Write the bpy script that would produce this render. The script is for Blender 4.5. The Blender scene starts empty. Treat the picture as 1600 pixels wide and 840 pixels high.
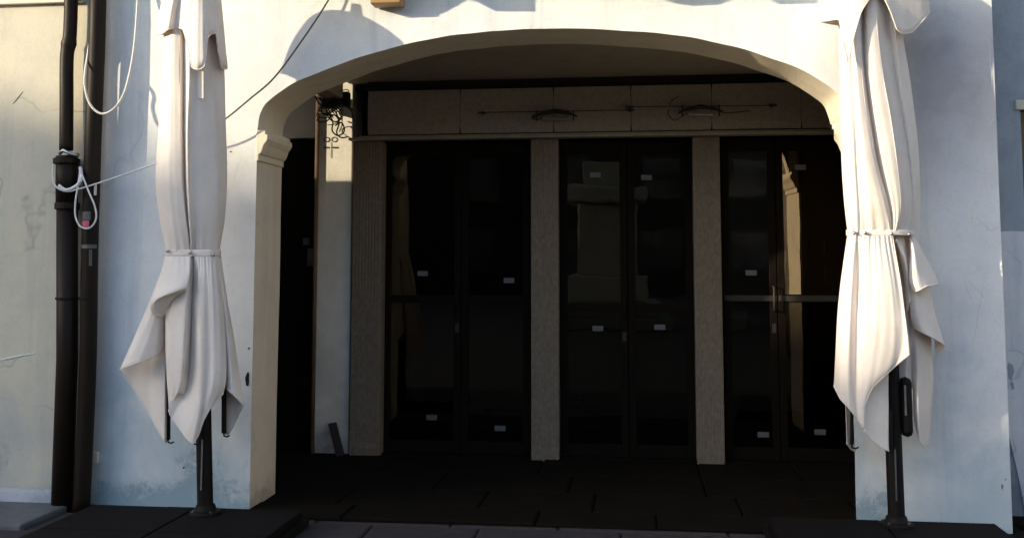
import bpy, bmesh, math, random
from mathutils import Vector, Matrix, noise
random.seed(7)
R = math.radians
scene = bpy.context.scene
COL = scene.collection

# ------------------------------------------------------------------ camera
F_PX, PCX, PCY = 1600.0, 800.0, 274.0          # focal length and optical centre in photo pixels
YAW, PITCH, EYE = R(7.1), R(4.86), 1.5
cam_d = bpy.data.cameras.new('camera')
cam = bpy.data.objects.new('camera', cam_d); COL.objects.link(cam)
cam.location = (0, 0, EYE)
cam.rotation_euler = (R(90) + PITCH, 0, YAW)
cam_d.sensor_width = 36.0
cam_d.lens = 36.0 * F_PX / 1600.0
cam_d.shift_x = (800 - PCX) / 1600.0
cam_d.shift_y = -(420 - PCY) / 1600.0
cam_d.clip_start, cam_d.clip_end = 0.05, 2000
scene.camera = cam

# ------------------------------------------------------------------ sky, sun, exposure
SUN_AZ, SUN_EL = R(60), R(14.6)                # azimuth measured from the facade's normal towards the left
to_sun = Vector((-math.sin(SUN_AZ) * math.cos(SUN_EL), -math.cos(SUN_AZ) * math.cos(SUN_EL), math.sin(SUN_EL)))
world = bpy.data.worlds.new('World'); scene.world = world; world.use_nodes = True
wn = world.node_tree; wn.nodes.clear()
sky = wn.nodes.new('ShaderNodeTexSky'); sky.sky_type = 'NISHITA'; sky.sun_disc = False
sky.sun_elevation = SUN_EL
sky.sun_rotation = math.atan2(to_sun.x, to_sun.y)
sky.air_density = 1.0; sky.dust_density = 2.0; sky.ozone_density = 2.2
wb = wn.nodes.new('ShaderNodeBackground'); wb.inputs['Strength'].default_value = 0.15
wo = wn.nodes.new('ShaderNodeOutputWorld')
wn.links.new(sky.outputs[0], wb.inputs[0]); wn.links.new(wb.outputs[0], wo.inputs[0])
sun_d = bpy.data.lights.new('sun', 'SUN'); sun_d.energy = 2.45; sun_d.angle = R(0.53); sun_d.color = (1.0, 0.85, 0.60)
sun = bpy.data.objects.new('sun', sun_d); COL.objects.link(sun)
sun.rotation_euler = (-to_sun).to_track_quat('-Z', 'Y').to_euler()
sun.location = to_sun * 30
vs = scene.view_settings
scene.display_settings.display_device = 'sRGB'
vs.view_transform = 'Standard'; vs.look = 'None'; vs.gamma = 1.0; vs.use_curve_mapping = False
vs.exposure = 1.40
scene.cycles.max_bounces = 8; scene.cycles.diffuse_bounces = 4
scene.cycles.use_denoising = True

# ------------------------------------------------------------------ helpers
CAM_R = cam.rotation_euler.to_matrix()
def at(px, py, Y):
    """world point where the sight line through a photo pixel meets the upright plane y = Y"""
    d = CAM_R @ Vector(((px - PCX) / F_PX, -(py - PCY) / F_PX, -1.0))
    t = Y / d.y
    return Vector((0, 0, EYE)) + d * t
def atz(px, py, z):
    d = CAM_R @ Vector(((px - PCX) / F_PX, -(py - PCY) / F_PX, -1.0))
    t = (z - EYE) / d.z
    return Vector((0, 0, EYE)) + d * t

WLOC = {}
def tag(o, label=None, cat=None, group=None, kind=None):
    if label: o['label'] = label
    if cat: o['category'] = cat
    if group: o['group'] = group
    if kind: o['kind'] = kind
    return o
def place(o, parent, w):
    WLOC[o.name] = Vector(w)
    if parent is not None:
        o.parent = parent; o.location = Vector(w) - WLOC[parent.name]
    else:
        o.location = w
def empty(name, loc, label, cat, group=None):
    o = bpy.data.objects.new(name, None); COL.objects.link(o)
    o.empty_display_size = 0.1
    place(o, None, loc)
    return tag(o, label, cat, group)
def mk(name, verts, faces, mat, parent=None, smooth=False, solid=0.0, bevel=0.0, label=None, recalc=True):
    """one mesh object from world-space vertices, its origin at the middle of its foot"""
    vs_ = [Vector(v) for v in verts]
    lo = Vector([min(v[i] for v in vs_) for i in range(3)]); hi = Vector([max(v[i] for v in vs_) for i in range(3)])
    org = Vector(((lo.x + hi.x) / 2, (lo.y + hi.y) / 2, lo.z))
    me = bpy.data.meshes.new(name)
    me.from_pydata([tuple(v - org) for v in vs_], [], faces)
    if recalc:
        bm = bmesh.new(); bm.from_mesh(me); bmesh.ops.recalc_face_normals(bm, faces=bm.faces); bm.to_mesh(me); bm.free()
    if smooth: me.polygons.foreach_set('use_smooth', [True] * len(me.polygons))
    me.materials.append(mat); me.update()
    o = bpy.data.objects.new(name, me); COL.objects.link(o)
    place(o, parent, org)
    if solid:
        m = o.modifiers.new('thickness', 'SOLIDIFY'); m.thickness = solid; m.offset = 0
    if bevel:
        m = o.modifiers.new('bevel', 'BEVEL'); m.width = bevel; m.segments = 2; m.limit_method = 'ANGLE'; m.angle_limit = R(40)
    if label: o['label'] = label
    return o
class MB:
    """collects shapes that become ONE mesh object"""
    def __init__(s): s.v = []; s.f = []
    def add(s, v, f):
        n = len(s.v); s.v += [Vector(p) for p in v]; s.f += [tuple(i + n for i in q) for q in f]; return s
    def box(s, a, b):
        x0, y0, z0 = a; x1, y1, z1 = b
        return s.add([(x0,y0,z0),(x1,y0,z0),(x1,y1,z0),(x0,y1,z0),(x0,y0,z1),(x1,y0,z1),(x1,y1,z1),(x0,y1,z1)],
                     [(0,3,2,1),(4,5,6,7),(0,1,5,4),(1,2,6,5),(2,3,7,6),(3,0,4,7)])
    def tube(s, pts, r, n=8, caps=True):
        pts = [Vector(p) for p in pts]; k = len(pts)
        rs = r if isinstance(r, (list, tuple)) else [r] * k
        base = len(s.v); up = None
        for i, p in enumerate(pts):
            t = (pts[min(i + 1, k - 1)] - pts[max(i - 1, 0)]).normalized()
            if up is None:
                up = Vector((0, 0, 1)) if abs(t.z) < .9 else Vector((0, 1, 0))
            u = (up - t * up.dot(t)); u = u.normalized() if u.length > 1e-6 else t.orthogonal().normalized()
            up = u; w = t.cross(u)
            for j in range(n):
                a = 2 * math.pi * j / n
                s.v.append(p + (u * math.cos(a) + w * math.sin(a)) * rs[i])
        for i in range(k - 1):
            for j in range(n):
                a = base + i * n + j; b = base + i * n + (j + 1) % n
                s.f.append((a, b, b + n, a + n))
        if caps:
            s.f.append(tuple(base + j for j in range(n))[::-1]); s.f.append(tuple(base + (k - 1) * n + j for j in range(n)))
        return s
    def lathe(s, c, prof, n=24):
        c = Vector(c); base = len(s.v)
        for r, z in prof:
            for j in range(n):
                a = 2 * math.pi * j / n
                s.v.append(c + Vector((r * math.cos(a), r * math.sin(a), z)))
        for i in range(len(prof) - 1):
            for j in range(n):
                a = base + i * n + j; b = base + i * n + (j + 1) % n
                s.f.append((a, b, b + n, a + n))
        s.f.append(tuple(base + j for j in range(n))[::-1]); s.f.append(tuple(base + (len(prof) - 1) * n + j for j in range(n)))
        return s
    def prism(s, poly, axis_vec):
        a = Vector(axis_vec); n = len(poly)
        P = [Vector(p) for p in poly]
        return s.add(P + [p + a for p in P], [tuple(range(n))[::-1], tuple(range(n, 2 * n))] + [(i, (i + 1) % n, n + (i + 1) % n, n + i) for i in range(n)])
    def build(s, name, mat, parent=None, **k): return mk(name, s.v, s.f, mat, parent, **k)
def box(name, a, b, mat, parent=None, **k): return MB().box(a, b).build(name, mat, parent, **k)
def cr(p0, p1, p2, p3, t):
    return 0.5 * ((2 * p1) + (p2 - p0) * t + (2 * p0 - 5 * p1 + 4 * p2 - p3) * t * t + (3 * p1 - p0 - 3 * p2 + p3) * t ** 3)
def spline(pts, n, closed=False):
    """n points along a Catmull-Rom curve through pts"""
    P = [Vector(p) for p in pts]; k = len(P); out = []
    seg = k if closed else k - 1
    for i in range(n):
        u = seg * i / (n if closed else n - 1); j = min(int(u), seg - 1); t = u - j
        g = (lambda q: P[q % k]) if closed else (lambda q: P[max(0, min(k - 1, q))])
        out.append(cr(g(j - 1), g(j), g(j + 1), g(j + 2), t))
    return out

# ------------------------------------------------------------------ materials
MATS = {}
def nmat(name):
    m = bpy.data.materials.new(name); m.use_nodes = True; MATS[name] = m
    nt = m.node_tree; b = nt.nodes['Principled BSDF']
    return m, nt, b
def N(nt, typ, **k):
    n = nt.nodes.new(typ)
    for a, v in k.items():
        if a in n.inputs: n.inputs[a].default_value = v
        else: setattr(n, a, v)
    return n
def L(nt, a, b): nt.links.new(a, b)
def ramp(nt, fac, stops):
    r = nt.nodes.new('ShaderNodeValToRGB'); e = r.color_ramp.elements
    while len(e) > 1: e.remove(e[-1])
    e[0].position = stops[0][0]; c = stops[0][1]; e[0].color = (*c, 1) if len(c) == 3 else c
    for p, c in stops[1:]:
        q = e.new(p); q.color = (*c, 1) if len(c) == 3 else c
    L(nt, fac, r.inputs[0]); return r
def noise_n(nt, vec, scale, detail=5, rough=.6, dist=0.0):
    n = nt.nodes.new('ShaderNodeTexNoise'); n.inputs['Scale'].default_value = scale; n.inputs['Detail'].default_value = detail
    n.inputs['Roughness'].default_value = rough; n.inputs['Distortion'].default_value = dist
    L(nt, vec, n.inputs['Vector']); return n
def geo_pos(nt):
    return nt.nodes.new('ShaderNodeNewGeometry').outputs['Position']
def mixc(nt, fac, a, b, blend='MIX'):
    m = nt.nodes.new('ShaderNodeMix'); m.data_type = 'RGBA'; m.blend_type = blend
    if isinstance(fac, (int, float)): m.inputs[0].default_value = fac
    else: L(nt, fac, m.inputs[0])
    for s, v in ((6, a), (7, b)):
        if isinstance(v, tuple): m.inputs[s].default_value = (*v, 1)
        else: L(nt, v, m.inputs[s])
    return m.outputs[2]
def math_n(nt, op, a, b=None, clamp=False):
    m = nt.nodes.new('ShaderNodeMath'); m.operation = op; m.use_clamp = clamp
    for i, v in ((0, a), (1, b)):
        if v is None: continue
        if isinstance(v, (int, float)): m.inputs[i].default_value = v
        else: L(nt, v, m.inputs[i])
    return m.outputs[0]
def bump(nt, b, h, strength=.3, dist=.01):
    n = nt.nodes.new('ShaderNodeBump'); n.inputs['Strength'].default_value = strength; n.inputs['Distance'].default_value = dist
    L(nt, h, n.inputs['Height']); L(nt, n.outputs[0], b.inputs['Normal'])

def plaster(name, base, dark, stain_shade, stain_top=.55, stain_amt=.8, patchy=.35, cracks=.5, blotch=None, low_shade=.75, flake=None):
    """old lime plaster: cloudy tone, trowel relief, hairline cracks, moist flaking and painted shade low down"""
    m, nt, b = nmat(name); p = geo_pos(nt)
    big = noise_n(nt, p, 1.1, 4, .55, .4); mid = noise_n(nt, p, 6.0, 6, .65); fine = noise_n(nt, p, 55, 5, .7)
    c = mixc(nt, ramp(nt, big.outputs[0], [(.35, (0,0,0)), (.7, (1,1,1))]).outputs[0], base, dark)
    c = mixc(nt, patchy, base, c)
    c = mixc(nt, ramp(nt, mid.outputs[0], [(.45, (0,0,0)), (.72, (.65,.65,.65))]).outputs[0], c, dark)
    c = mixc(nt, ramp(nt, fine.outputs[0], [(.53, (0,0,0)), (.8, (.35,.35,.35))]).outputs[0], c, tuple(x * .72 for x in dark))
    # vertical run-off streaks
    mp = N(nt, 'ShaderNodeMapping'); L(nt, p, mp.inputs[0]); mp.inputs['Scale'].default_value = (9, 9, .55)
    st = noise_n(nt, mp.outputs[0], 1.0, 4, .6)
    c = mixc(nt, ramp(nt, st.outputs[0], [(.52, (0,0,0)), (.8, (.42,.42,.42))]).outputs[0], c, stain_shade)
    # flaking and moisture close to the ground, with ragged outline
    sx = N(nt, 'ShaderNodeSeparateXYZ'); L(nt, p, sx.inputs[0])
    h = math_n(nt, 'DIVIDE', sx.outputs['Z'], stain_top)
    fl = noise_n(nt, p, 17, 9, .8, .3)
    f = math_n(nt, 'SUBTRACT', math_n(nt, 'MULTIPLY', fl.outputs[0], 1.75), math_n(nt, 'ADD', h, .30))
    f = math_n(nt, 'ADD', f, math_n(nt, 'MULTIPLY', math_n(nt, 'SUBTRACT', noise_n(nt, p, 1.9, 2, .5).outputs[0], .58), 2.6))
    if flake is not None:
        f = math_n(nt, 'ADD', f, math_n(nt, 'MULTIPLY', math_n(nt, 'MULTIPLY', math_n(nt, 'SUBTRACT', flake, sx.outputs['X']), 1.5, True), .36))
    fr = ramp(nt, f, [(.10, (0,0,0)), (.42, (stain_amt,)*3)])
    c = mixc(nt, fr.outputs[0], c, tuple(x * .68 for x in stain_shade))
    # broad uneven darkening low down: light falloff painted into the colour
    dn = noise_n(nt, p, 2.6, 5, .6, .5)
    dq = math_n(nt, 'SUBTRACT', math_n(nt, 'MULTIPLY', dn.outputs[0], 1.5), math_n(nt, 'MULTIPLY', sx.outputs['Z'], low_shade))
    c = mixc(nt, ramp(nt, dq, [(.12, (0,0,0)), (.75, (.62,.62,.62))]).outputs[0], c, tuple(min(1, x * 1.12) for x in stain_shade))
    # hairline cracks
    wv = noise_n(nt, p, 2.2, 3, .5)
    cv = N(nt, 'ShaderNodeTexVoronoi', feature='DISTANCE_TO_EDGE'); cv.inputs['Scale'].default_value = 1.15
    L(nt, mixc(nt, .35, p, wv.outputs['Color']), cv.inputs['Vector'])
    ck = ramp(nt, cv.outputs['Distance'], [(0, (1,1,1)), (.006, (0,0,0))])
    ckm = math_n(nt, 'MULTIPLY', ck.outputs[0], ramp(nt, big.outputs[0], [(.5, (0,0,0)), (.62, (cracks,)*3)]).outputs[0])
    c = mixc(nt, ckm, c, tuple(x * .45 for x in dark))
    if blotch:
        (bx, bz, br, bc) = blotch
        vd = nt.nodes.new('ShaderNodeVectorMath'); vd.operation = 'DISTANCE'
        L(nt, mixc(nt, .18, p, wv.outputs['Color']), vd.inputs[0]); vd.inputs[1].default_value = (bx * .82 + .09, FY * .82 + .09, bz * .82 + .09)
        q = math_n(nt, 'ADD', vd.outputs['Value'], math_n(nt, 'MULTIPLY', mid.outputs[0], br * .7))
        c = mixc(nt, ramp(nt, q, [(br * .5, (.9,.9,.9)), (br * 1.35, (0,0,0))]).outputs[0], c, bc)
    L(nt, c, b.inputs['Base Color']); b.inputs['Roughness'].default_value = .92
    b.inputs['Specular IOR Level'].default_value = .2
    hh = math_n(nt, 'ADD', math_n(nt, 'MULTIPLY', mid.outputs[0], .8), math_n(nt, 'MULTIPLY', fine.outputs[0], .35))
    hh = math_n(nt, 'SUBTRACT', hh, math_n(nt, 'MULTIPLY', fr.outputs[0], .9))
    hh = math_n(nt, 'SUBTRACT', hh, math_n(nt, 'MULTIPLY', ckm, .8))
    bump(nt, b, hh, .42, .012)
    return m
FY = 6.15                                        # street face of the arcade wall
def simple(name, col, rough=.6, var=.2, scale=12, metal=0.0, bumpy=.15, spec=.5, stretch=(1,1,1), bd=.006):
    m, nt, b = nmat(name); p = geo_pos(nt)
    mp = N(nt, 'ShaderNodeMapping'); L(nt, p, mp.inputs[0]); mp.inputs['Scale'].default_value = stretch
    n1 = noise_n(nt, mp.outputs[0], scale, 6, .65); n2 = noise_n(nt, mp.outputs[0], scale * 6, 4, .6)
    c = mixc(nt, ramp(nt, n1.outputs[0], [(.3, (0,0,0)), (.72, (1,1,1))]).outputs[0], tuple(x * (1 - var) for x in col), tuple(min(1, x * (1 + var)) for x in col))
    c = mixc(nt, ramp(nt, n2.outputs[0], [(.6, (0,0,0)), (.8, (.5,.5,.5))]).outputs[0], c, tuple(x * .6 for x in col))
    L(nt, c, b.inputs['Base Color']); b.inputs['Metallic'].default_value = metal; b.inputs['Specular IOR Level'].default_value = spec
    rr = ramp(nt, n1.outputs[0], [(.3, (max(0, rough - .08),)*3), (.7, (min(1, rough + .1),)*3)]); L(nt, rr.outputs[0], b.inputs['Roughness'])
    bump(nt, b, math_n(nt, 'ADD', n1.outputs[0], math_n(nt, 'MULTIPLY', n2.outputs[0], .4)), bumpy, bd)
    return m
def canvas_mat(name, col, warm):
    m, nt, b = nmat(name); p = geo_pos(nt)
    n1 = noise_n(nt, p, 4, 5, .6); n2 = noise_n(nt, p, 30, 4, .6); n3 = noise_n(nt, p, 700, 2, .5)
    c = mixc(nt, ramp(nt, n1.outputs[0], [(.35, (0,0,0)), (.72, (.8,.8,.8))]).outputs[0], col, tuple(x * .84 for x in col))
    c = mixc(nt, ramp(nt, n2.outputs[0], [(.55, (0,0,0)), (.8, (.35,.35,.35))]).outputs[0], c, (col[0] * .75, col[1] * .71, col[2] * .66))
    L(nt, c, b.inputs['Base Color']); b.inputs['Roughness'].default_value = .85; b.inputs['Specular IOR Level'].default_value = .15
    b.inputs['Sheen Weight'].default_value = .15
    bump(nt, b, math_n(nt, 'ADD', math_n(nt, 'MULTIPLY', n2.outputs[0], .7), math_n(nt, 'MULTIPLY', n3.outputs[0], .25)), .25, .006)
    tr = N(nt, 'ShaderNodeBsdfTranslucent'); tr.inputs['Color'].default_value = (*warm, 1)
    mx = N(nt, 'ShaderNodeMixShader'); mx.inputs[0].default_value = .15
    out = nt.nodes['Material Output']
    L(nt, b.outputs[0], mx.inputs[1]); L(nt, tr.outputs[0], mx.inputs[2]); L(nt, mx.outputs[0], out.inputs[0])
    return m
def glass_mat(name, ior):
    m, nt, b = nmat(name); nt.nodes.remove(b); p = geo_pos(nt)
    tp = N(nt, 'ShaderNodeBsdfTransparent'); tp.inputs[0].default_value = (.22, .2, .17, 1)
    gl = N(nt, 'ShaderNodeBsdfGlossy'); gl.inputs['Roughness'].default_value = .015; gl.inputs['Color'].default_value = (1.0, .86, .66, 1)
    n = noise_n(nt, p, 2.2, 2, .5); bp = N(nt, 'ShaderNodeBump'); bp.inputs['Strength'].default_value = .06; bp.inputs['Distance'].default_value = .02
    L(nt, n.outputs[0], bp.inputs['Height']); L(nt, bp.outputs[0], gl.inputs['Normal'])
    fr = N(nt, 'ShaderNodeFresnel'); fr.inputs[0].default_value = ior
    mx = N(nt, 'ShaderNodeMixShader'); L(nt, fr.outputs[0], mx.inputs[0]); L(nt, tp.outputs[0], mx.inputs[1]); L(nt, gl.outputs[0], mx.inputs[2])
    L(nt, mx.outputs[0], nt.nodes['Material Output'].inputs[0]); return m

M_WALL = None
# ------------------------------------------------------------------ material set
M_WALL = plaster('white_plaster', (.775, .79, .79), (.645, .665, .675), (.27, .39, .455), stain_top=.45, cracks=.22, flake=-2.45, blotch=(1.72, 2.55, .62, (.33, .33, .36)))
M_REVEAL = plaster('beige_reveal_plaster', (.80, .73, .60), (.68, .61, .49), (.50, .44, .35), stain_top=.3, low_shade=3, cracks=.3)
M_CREAM = plaster('cream_plaster', (.66, .60, .47), (.52, .50, .41), (.33, .35, .35), stain_top=.5)
M_GREY = plaster('blue_grey_plaster', (.36, .40, .44), (.24, .28, .33), (.20, .23, .28), stain_top=.7)
M_PATCH = plaster('repaired_plaster', (.70, .71, .72), (.58, .60, .63), (.36, .40, .46), stain_top=.4)
M_INNER = plaster('porch_plaster', (.78, .75, .68), (.60, .57, .51), (.34, .31, .27), stain_top=.4, patchy=.7)
M_CEIL = plaster('ceiling_plaster', (.36, .325, .27), (.29, .26, .21), (.2, .175, .14), stain_top=.1, low_shade=9, cracks=.2)
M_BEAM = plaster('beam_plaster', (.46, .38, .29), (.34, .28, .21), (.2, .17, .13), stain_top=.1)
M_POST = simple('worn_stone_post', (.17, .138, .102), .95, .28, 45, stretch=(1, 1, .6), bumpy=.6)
M_FASCIA = simple('fascia_panel', (.27, .24, .195), .85, .22, 30, bumpy=.3)
M_LEDGE = simple('ledge_trim', (.30, .26, .205), .7, .2, 9)
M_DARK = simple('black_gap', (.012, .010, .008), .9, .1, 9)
M_FRAME = simple('dark_door_frame', (.006, .0038, .0018), .8, .25, 11, stretch=(1, 1, .2), spec=.12)
M_WOOD = simple('dark_plank', (.022, .016, .012), .7, .3, 14, stretch=(1, 1, .1))
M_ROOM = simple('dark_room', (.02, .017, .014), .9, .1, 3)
M_STICK = simple('paper_sticker', (.095, .10, .10), .6, .25, 60, bumpy=.02)
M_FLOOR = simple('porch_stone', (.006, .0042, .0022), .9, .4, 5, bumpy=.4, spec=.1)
M_STREET = simple('street_stone', (.036, .030, .031), .9, .4, 14, bumpy=.4, spec=.3)
M_MORTAR = simple('joint_mortar', (.008, .006, .004), .95, .2, 20)
M_BASE = simple('granite_base', (.008, .0062, .006), .85, .5, 40, bumpy=.2, spec=.1)
M_METAL = simple('black_metal', (.007, .005, .004), .62, .2, 14, spec=.2)
M_PIPE = simple('brown_pipe', (.014, .009, .006), .5, .4, 6, stretch=(1, 1, .4), spec=.16)
M_SILVER = simple('dull_steel', (.45, .45, .46), .35, .12, 30, metal=1.0)
M_PLASTIC = simple('white_plastic', (.62, .60, .55), .45, .1, 20, bumpy=.03)
M_ROPE = simple('white_rope', (.66, .66, .66), .8, .15, 60)
M_WIRE = simple('grey_wire', (.10, .09, .085), .6, .2, 20)
M_CABLE = simple('black_cable', (.014, .014, .012), .6, .2, 20)
M_STEP = simple('step_stone', (.10, .11, .115), .85, .3, 9, bumpy=.4)
M_RUST = simple('rust_conduit', (.15, .09, .052), .7, .35, 16, stretch=(1, 1, .3))
M_SIGNW = simple('gold_wood', (.34, .20, .07), .5, .25, 10, stretch=(.3, 1, 1))
M_AWN = simple('awning_cloth', (.30, .22, .12), .85, .15, 6)
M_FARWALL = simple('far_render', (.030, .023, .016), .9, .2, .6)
M_FARTRIM = simple('far_trim', (.045, .036, .028), .9, .15, 1.2)
M_FARPANE = simple('far_pane', (.03, .035, .04), .12, .1, 1)
M_ROOF = simple('roof_tile', (.25, .12, .07), .85, .3, 3)
M_PEDESTAL = simple('monument_stone', (.24, .22, .18), .8, .2, 3)
M_CANVAS = canvas_mat('cream_canvas', (.91, .845, .775), (.95, .68, .38))
M_BOUNCE = simple('bounce_render', (.50, .47, .43), .9, .12, .5)
M_PAVE = simple('square_stone', (.05, .045, .04), .85, .25, 2)
M_GLASS = glass_mat('shop_glass', 1.5)
M_MIRROR = glass_mat('filmed_shop_glass', 2.5)
M_GLASS2 = glass_mat('clear_shop_glass', 1.85)
M_RAIL = simple('worn_rail', (.022, .017, .012), .7, .25, 14)
M_RED = simple('pink_print', (.55, .12, .16), .6, .1, 30, bumpy=.02)
M_INK = simple('sign_ink', (.03, .035, .08), .8, .1, 40, bumpy=.02)

# ------------------------------------------------------------------ ground
def sheet(name, x0, x1, y0, y1, z, mat, parent=None):
    return mk(name, [(x0,y0,z),(x1,y0,z),(x1,y1,z),(x0,y1,z)], [(0,1,2,3)], mat, parent, recalc=False)
street = sheet('street', -300, 300, -300, 300, -0.05, M_PAVE); tag(street, 'dark stone paved street in front of the arcade', 'street', kind='structure')
street['label'] = 'grey stone street in front of the arcade'
def slab_mesh(name, w, d, h, mat):
    """a worn paving slab: bevelled top, origin underneath its middle"""
    b = min(.012, w * .06)
    v = []; f = []
    for (k, z) in ((0, 0), (0, h - b * .7), (b, h)):
        v += [(-w/2 + k, -d/2 + k, z), (w/2 - k, -d/2 + k, z), (w/2 - k, d/2 - k, z), (-w/2 + k, d/2 - k, z)]
    for r in (0, 1):
        for i in range(4):
            a = r * 4 + i; c = r * 4 + (i + 1) % 4; f.append((a, c, c + 4, a + 4))
    f.append((8, 9, 10, 11))
    me = bpy.data.meshes.new(name); me.from_pydata(v, [], f); me.materials.append(mat); me.update(); return me
def slabs(name, parent, x0, x1, y0, y1, z, row_h, lens, mat, h):
    cache = {}; y = y0; k = 0
    rnd = random.Random(hash(name) % 1000 if False else len(name) * 31)
    while y < y1 - .02:
        d = min(row_h[k % len(row_h)], y1 - y); x = x0 - rnd.random() * .4
        while x < x1:
            w = lens[rnd.randrange(len(lens))]
            key = (w, round(d, 3))
            if key not in cache: cache[key] = slab_mesh(name, w - .008, d - .008, h, mat)
            o = bpy.data.objects.new(name, cache[key]); COL.objects.link(o)
            place(o, parent, (x + w / 2, y + d / 2, z + rnd.uniform(-.004, .003)))
            o.rotation_euler = (R(rnd.uniform(-.25, .25)), R(rnd.uniform(-.2, .2)), 0)
            x += w
        y += d; k += 1
slabs('paving_stone', street, -4.6, 3.0, 3.9, 5.98, -.052, [.42, .36, .46], [.62, .8, .95], M_STREET, .05)
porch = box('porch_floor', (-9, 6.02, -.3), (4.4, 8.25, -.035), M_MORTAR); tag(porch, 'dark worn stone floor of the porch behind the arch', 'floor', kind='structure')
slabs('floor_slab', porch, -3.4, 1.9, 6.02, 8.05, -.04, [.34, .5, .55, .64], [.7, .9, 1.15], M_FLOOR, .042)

# ------------------------------------------------------------------ the arcade building
T = .45                                          # wall thickness
BY = FY + T
XL, XR = -3.42, 2.045                            # ends of the arcade front
PL, PR = -2.381, 1.205                           # jambs of the arch
arch_px = [(429,150),(452,134),(489,117),(530,101),(570,87),(643,67),(700,57),(750,51),(800,47),(860,44.5),(920,45.5),(980,48.5),(1035,53),(1085,60),(1135,70),(1184,84.5),(1228,99),(1265,116),(1292,133),(1310,149)]
arch = [at(a, b, FY) for a, b in arch_px]
zs = 2.335
arch = [Vector((PL, FY, zs)), Vector((PL + .012, FY, zs + .085)), Vector((PL + .05, FY, zs + .16))] + arch + [Vector((PR - .008, FY, zs + .06)), Vector((PR, FY, zs - .005))]
AC = spline(arch, 110)
AC = [Vector((p.x + .004 * noise.noise((i * .21, 0, 3)), FY, p.z + .005 * noise.noise((i * .23, 5, 0)))) for i, p in enumerate(AC)]
AC[0] = arch[0]; AC[-1] = arch[-1]
for i in range(1, len(AC)):
    if AC[i].x <= AC[i-1].x + 1e-4: AC[i].x = AC[i-1].x + 1e-4
ZT = 8.0
arcade = empty('arcade_building', (-.6, FY, -.05), 'white plastered building with a wide low arch and dark shopfront behind it', 'building')
def wob(x, z, amp=.0045):
    return FY + amp * noise.noise((x * 1.7, z * 1.7, 2.0)) + amp * .5 * noise.noise((x * 5.1, z * 5.1, 7.0)) + amp * .8 * noise.noise((x * .6, z * .6, 4.0))
cols = []                                        # (x, z of the lower edge, on the pillar?)
nL, nR = 18, 14
for i in range(nL): cols.append((XL + (PL - XL) * i / nL, -.12))
left_n = len(cols)
rows = 46
V = []; Fc = []
def zrow(z0, j):
    t = j / rows
    return z0 + (ZT - z0) * (t * .55 + .45 * t * t)
def add_cols(cs, edge_first=False, edge_last=False):
    b = len(V)
    for ci, (x, z0) in enumerate(cs):
        for j in range(rows + 1):
            z = zrow(z0, j)
            V.append((x, wob(x, z), z))
    for i in range(len(cs) - 1):
        for j in range(rows):
            a = b + i * (rows + 1) + j
            Fc.append((a, a + rows + 1, a + rows + 2, a + 1))
add_cols([(XL + (PL - XL) * i / nL, -.12) for i in range(nL + 1)])
add_cols([(p.x, p.z) for p in AC])
add_cols([(PR + (XR - PR) * i / nR, -.12) for i in range(nR + 1)])
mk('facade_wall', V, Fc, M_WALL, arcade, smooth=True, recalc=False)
# ends and back of the front wall
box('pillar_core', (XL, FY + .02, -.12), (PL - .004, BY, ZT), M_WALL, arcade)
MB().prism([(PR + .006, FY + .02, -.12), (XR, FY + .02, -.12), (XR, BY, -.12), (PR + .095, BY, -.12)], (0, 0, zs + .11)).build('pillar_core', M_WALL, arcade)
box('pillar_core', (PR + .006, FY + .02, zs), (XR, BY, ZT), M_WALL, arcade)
# underside of the arch and the jambs: one continuous reveal
path = [Vector((PL, FY, -.12)) + Vector((0, 0, (zs + .12) * k / 14)) for k in range(14)] + AC + [Vector((PR, FY, zs - .005)) + Vector((0, 0, -(zs + .115) * k / 14)) for k in range(1, 15)]
V = []; Fc = []; nd = 7
for i, p in enumerate(path):
    for j in range(nd + 1):
        y = FY + T * j / nd
        d = .005 * noise.noise((p.x * 3, y * 4, p.z * 3)) if 0 < j else 0.0
        if j == 0: y = wob(p.x, p.z)
        c = Vector((-.55, y, 1.2)); q = Vector((p.x, y, p.z)); u = (c - q); u.y = 0; u.normalize()
        if i >= len(path) - 17: q.x += .085 * j / nd * min(1, (i - len(path) + 18) / 3)
        V.append(q + u * d)
for i in range(len(path) - 1):
    for j in range(nd):
        a = i * (nd + 1) + j; Fc.append((a, a + 1, a + nd + 2, a + nd + 1))
mk('arch_reveal', V, Fc, M_REVEAL, arcade, smooth=True)
# back of the spandrel above the arch
V = []; Fc = []
for p in AC: V += [(p.x, BY, p.z), (p.x, BY, 3.6)]
for i in range(len(AC) - 1): Fc.append((2*i, 2*i+1, 2*i+3, 2*i+2))
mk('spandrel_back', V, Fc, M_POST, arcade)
# moulded impost blocks
def impost(x, s, splay=0.0):
    prof = [(0, 2.135), (.012, 2.135), (.012, 2.175), (.022, 2.182), (.030, 2.20), (.040, 2.235), (.056, 2.262), (.060, 2.27), (.060, 2.30), (.048, 2.303), (.048, 2.328), (0, 2.328)]
    m = MB().prism([(x + s * (a * 1.15 + (0 if a else -.004)), FY - .006, z) for a, z in prof], (splay, T + .012, 0))
    m.build('impost', M_REVEAL, arcade, bevel=.004)
impost(PL, 1); impost(PR, -1, .085)
# roof and eaves high above
MB().prism([(XL - .1, FY - .6, ZT), (XL - .1, 14, ZT), (XL - .1, 10, ZT + 1.6)], (XR - XL + .2, 0, 0)).build('roof', M_ROOF, arcade)

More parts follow.
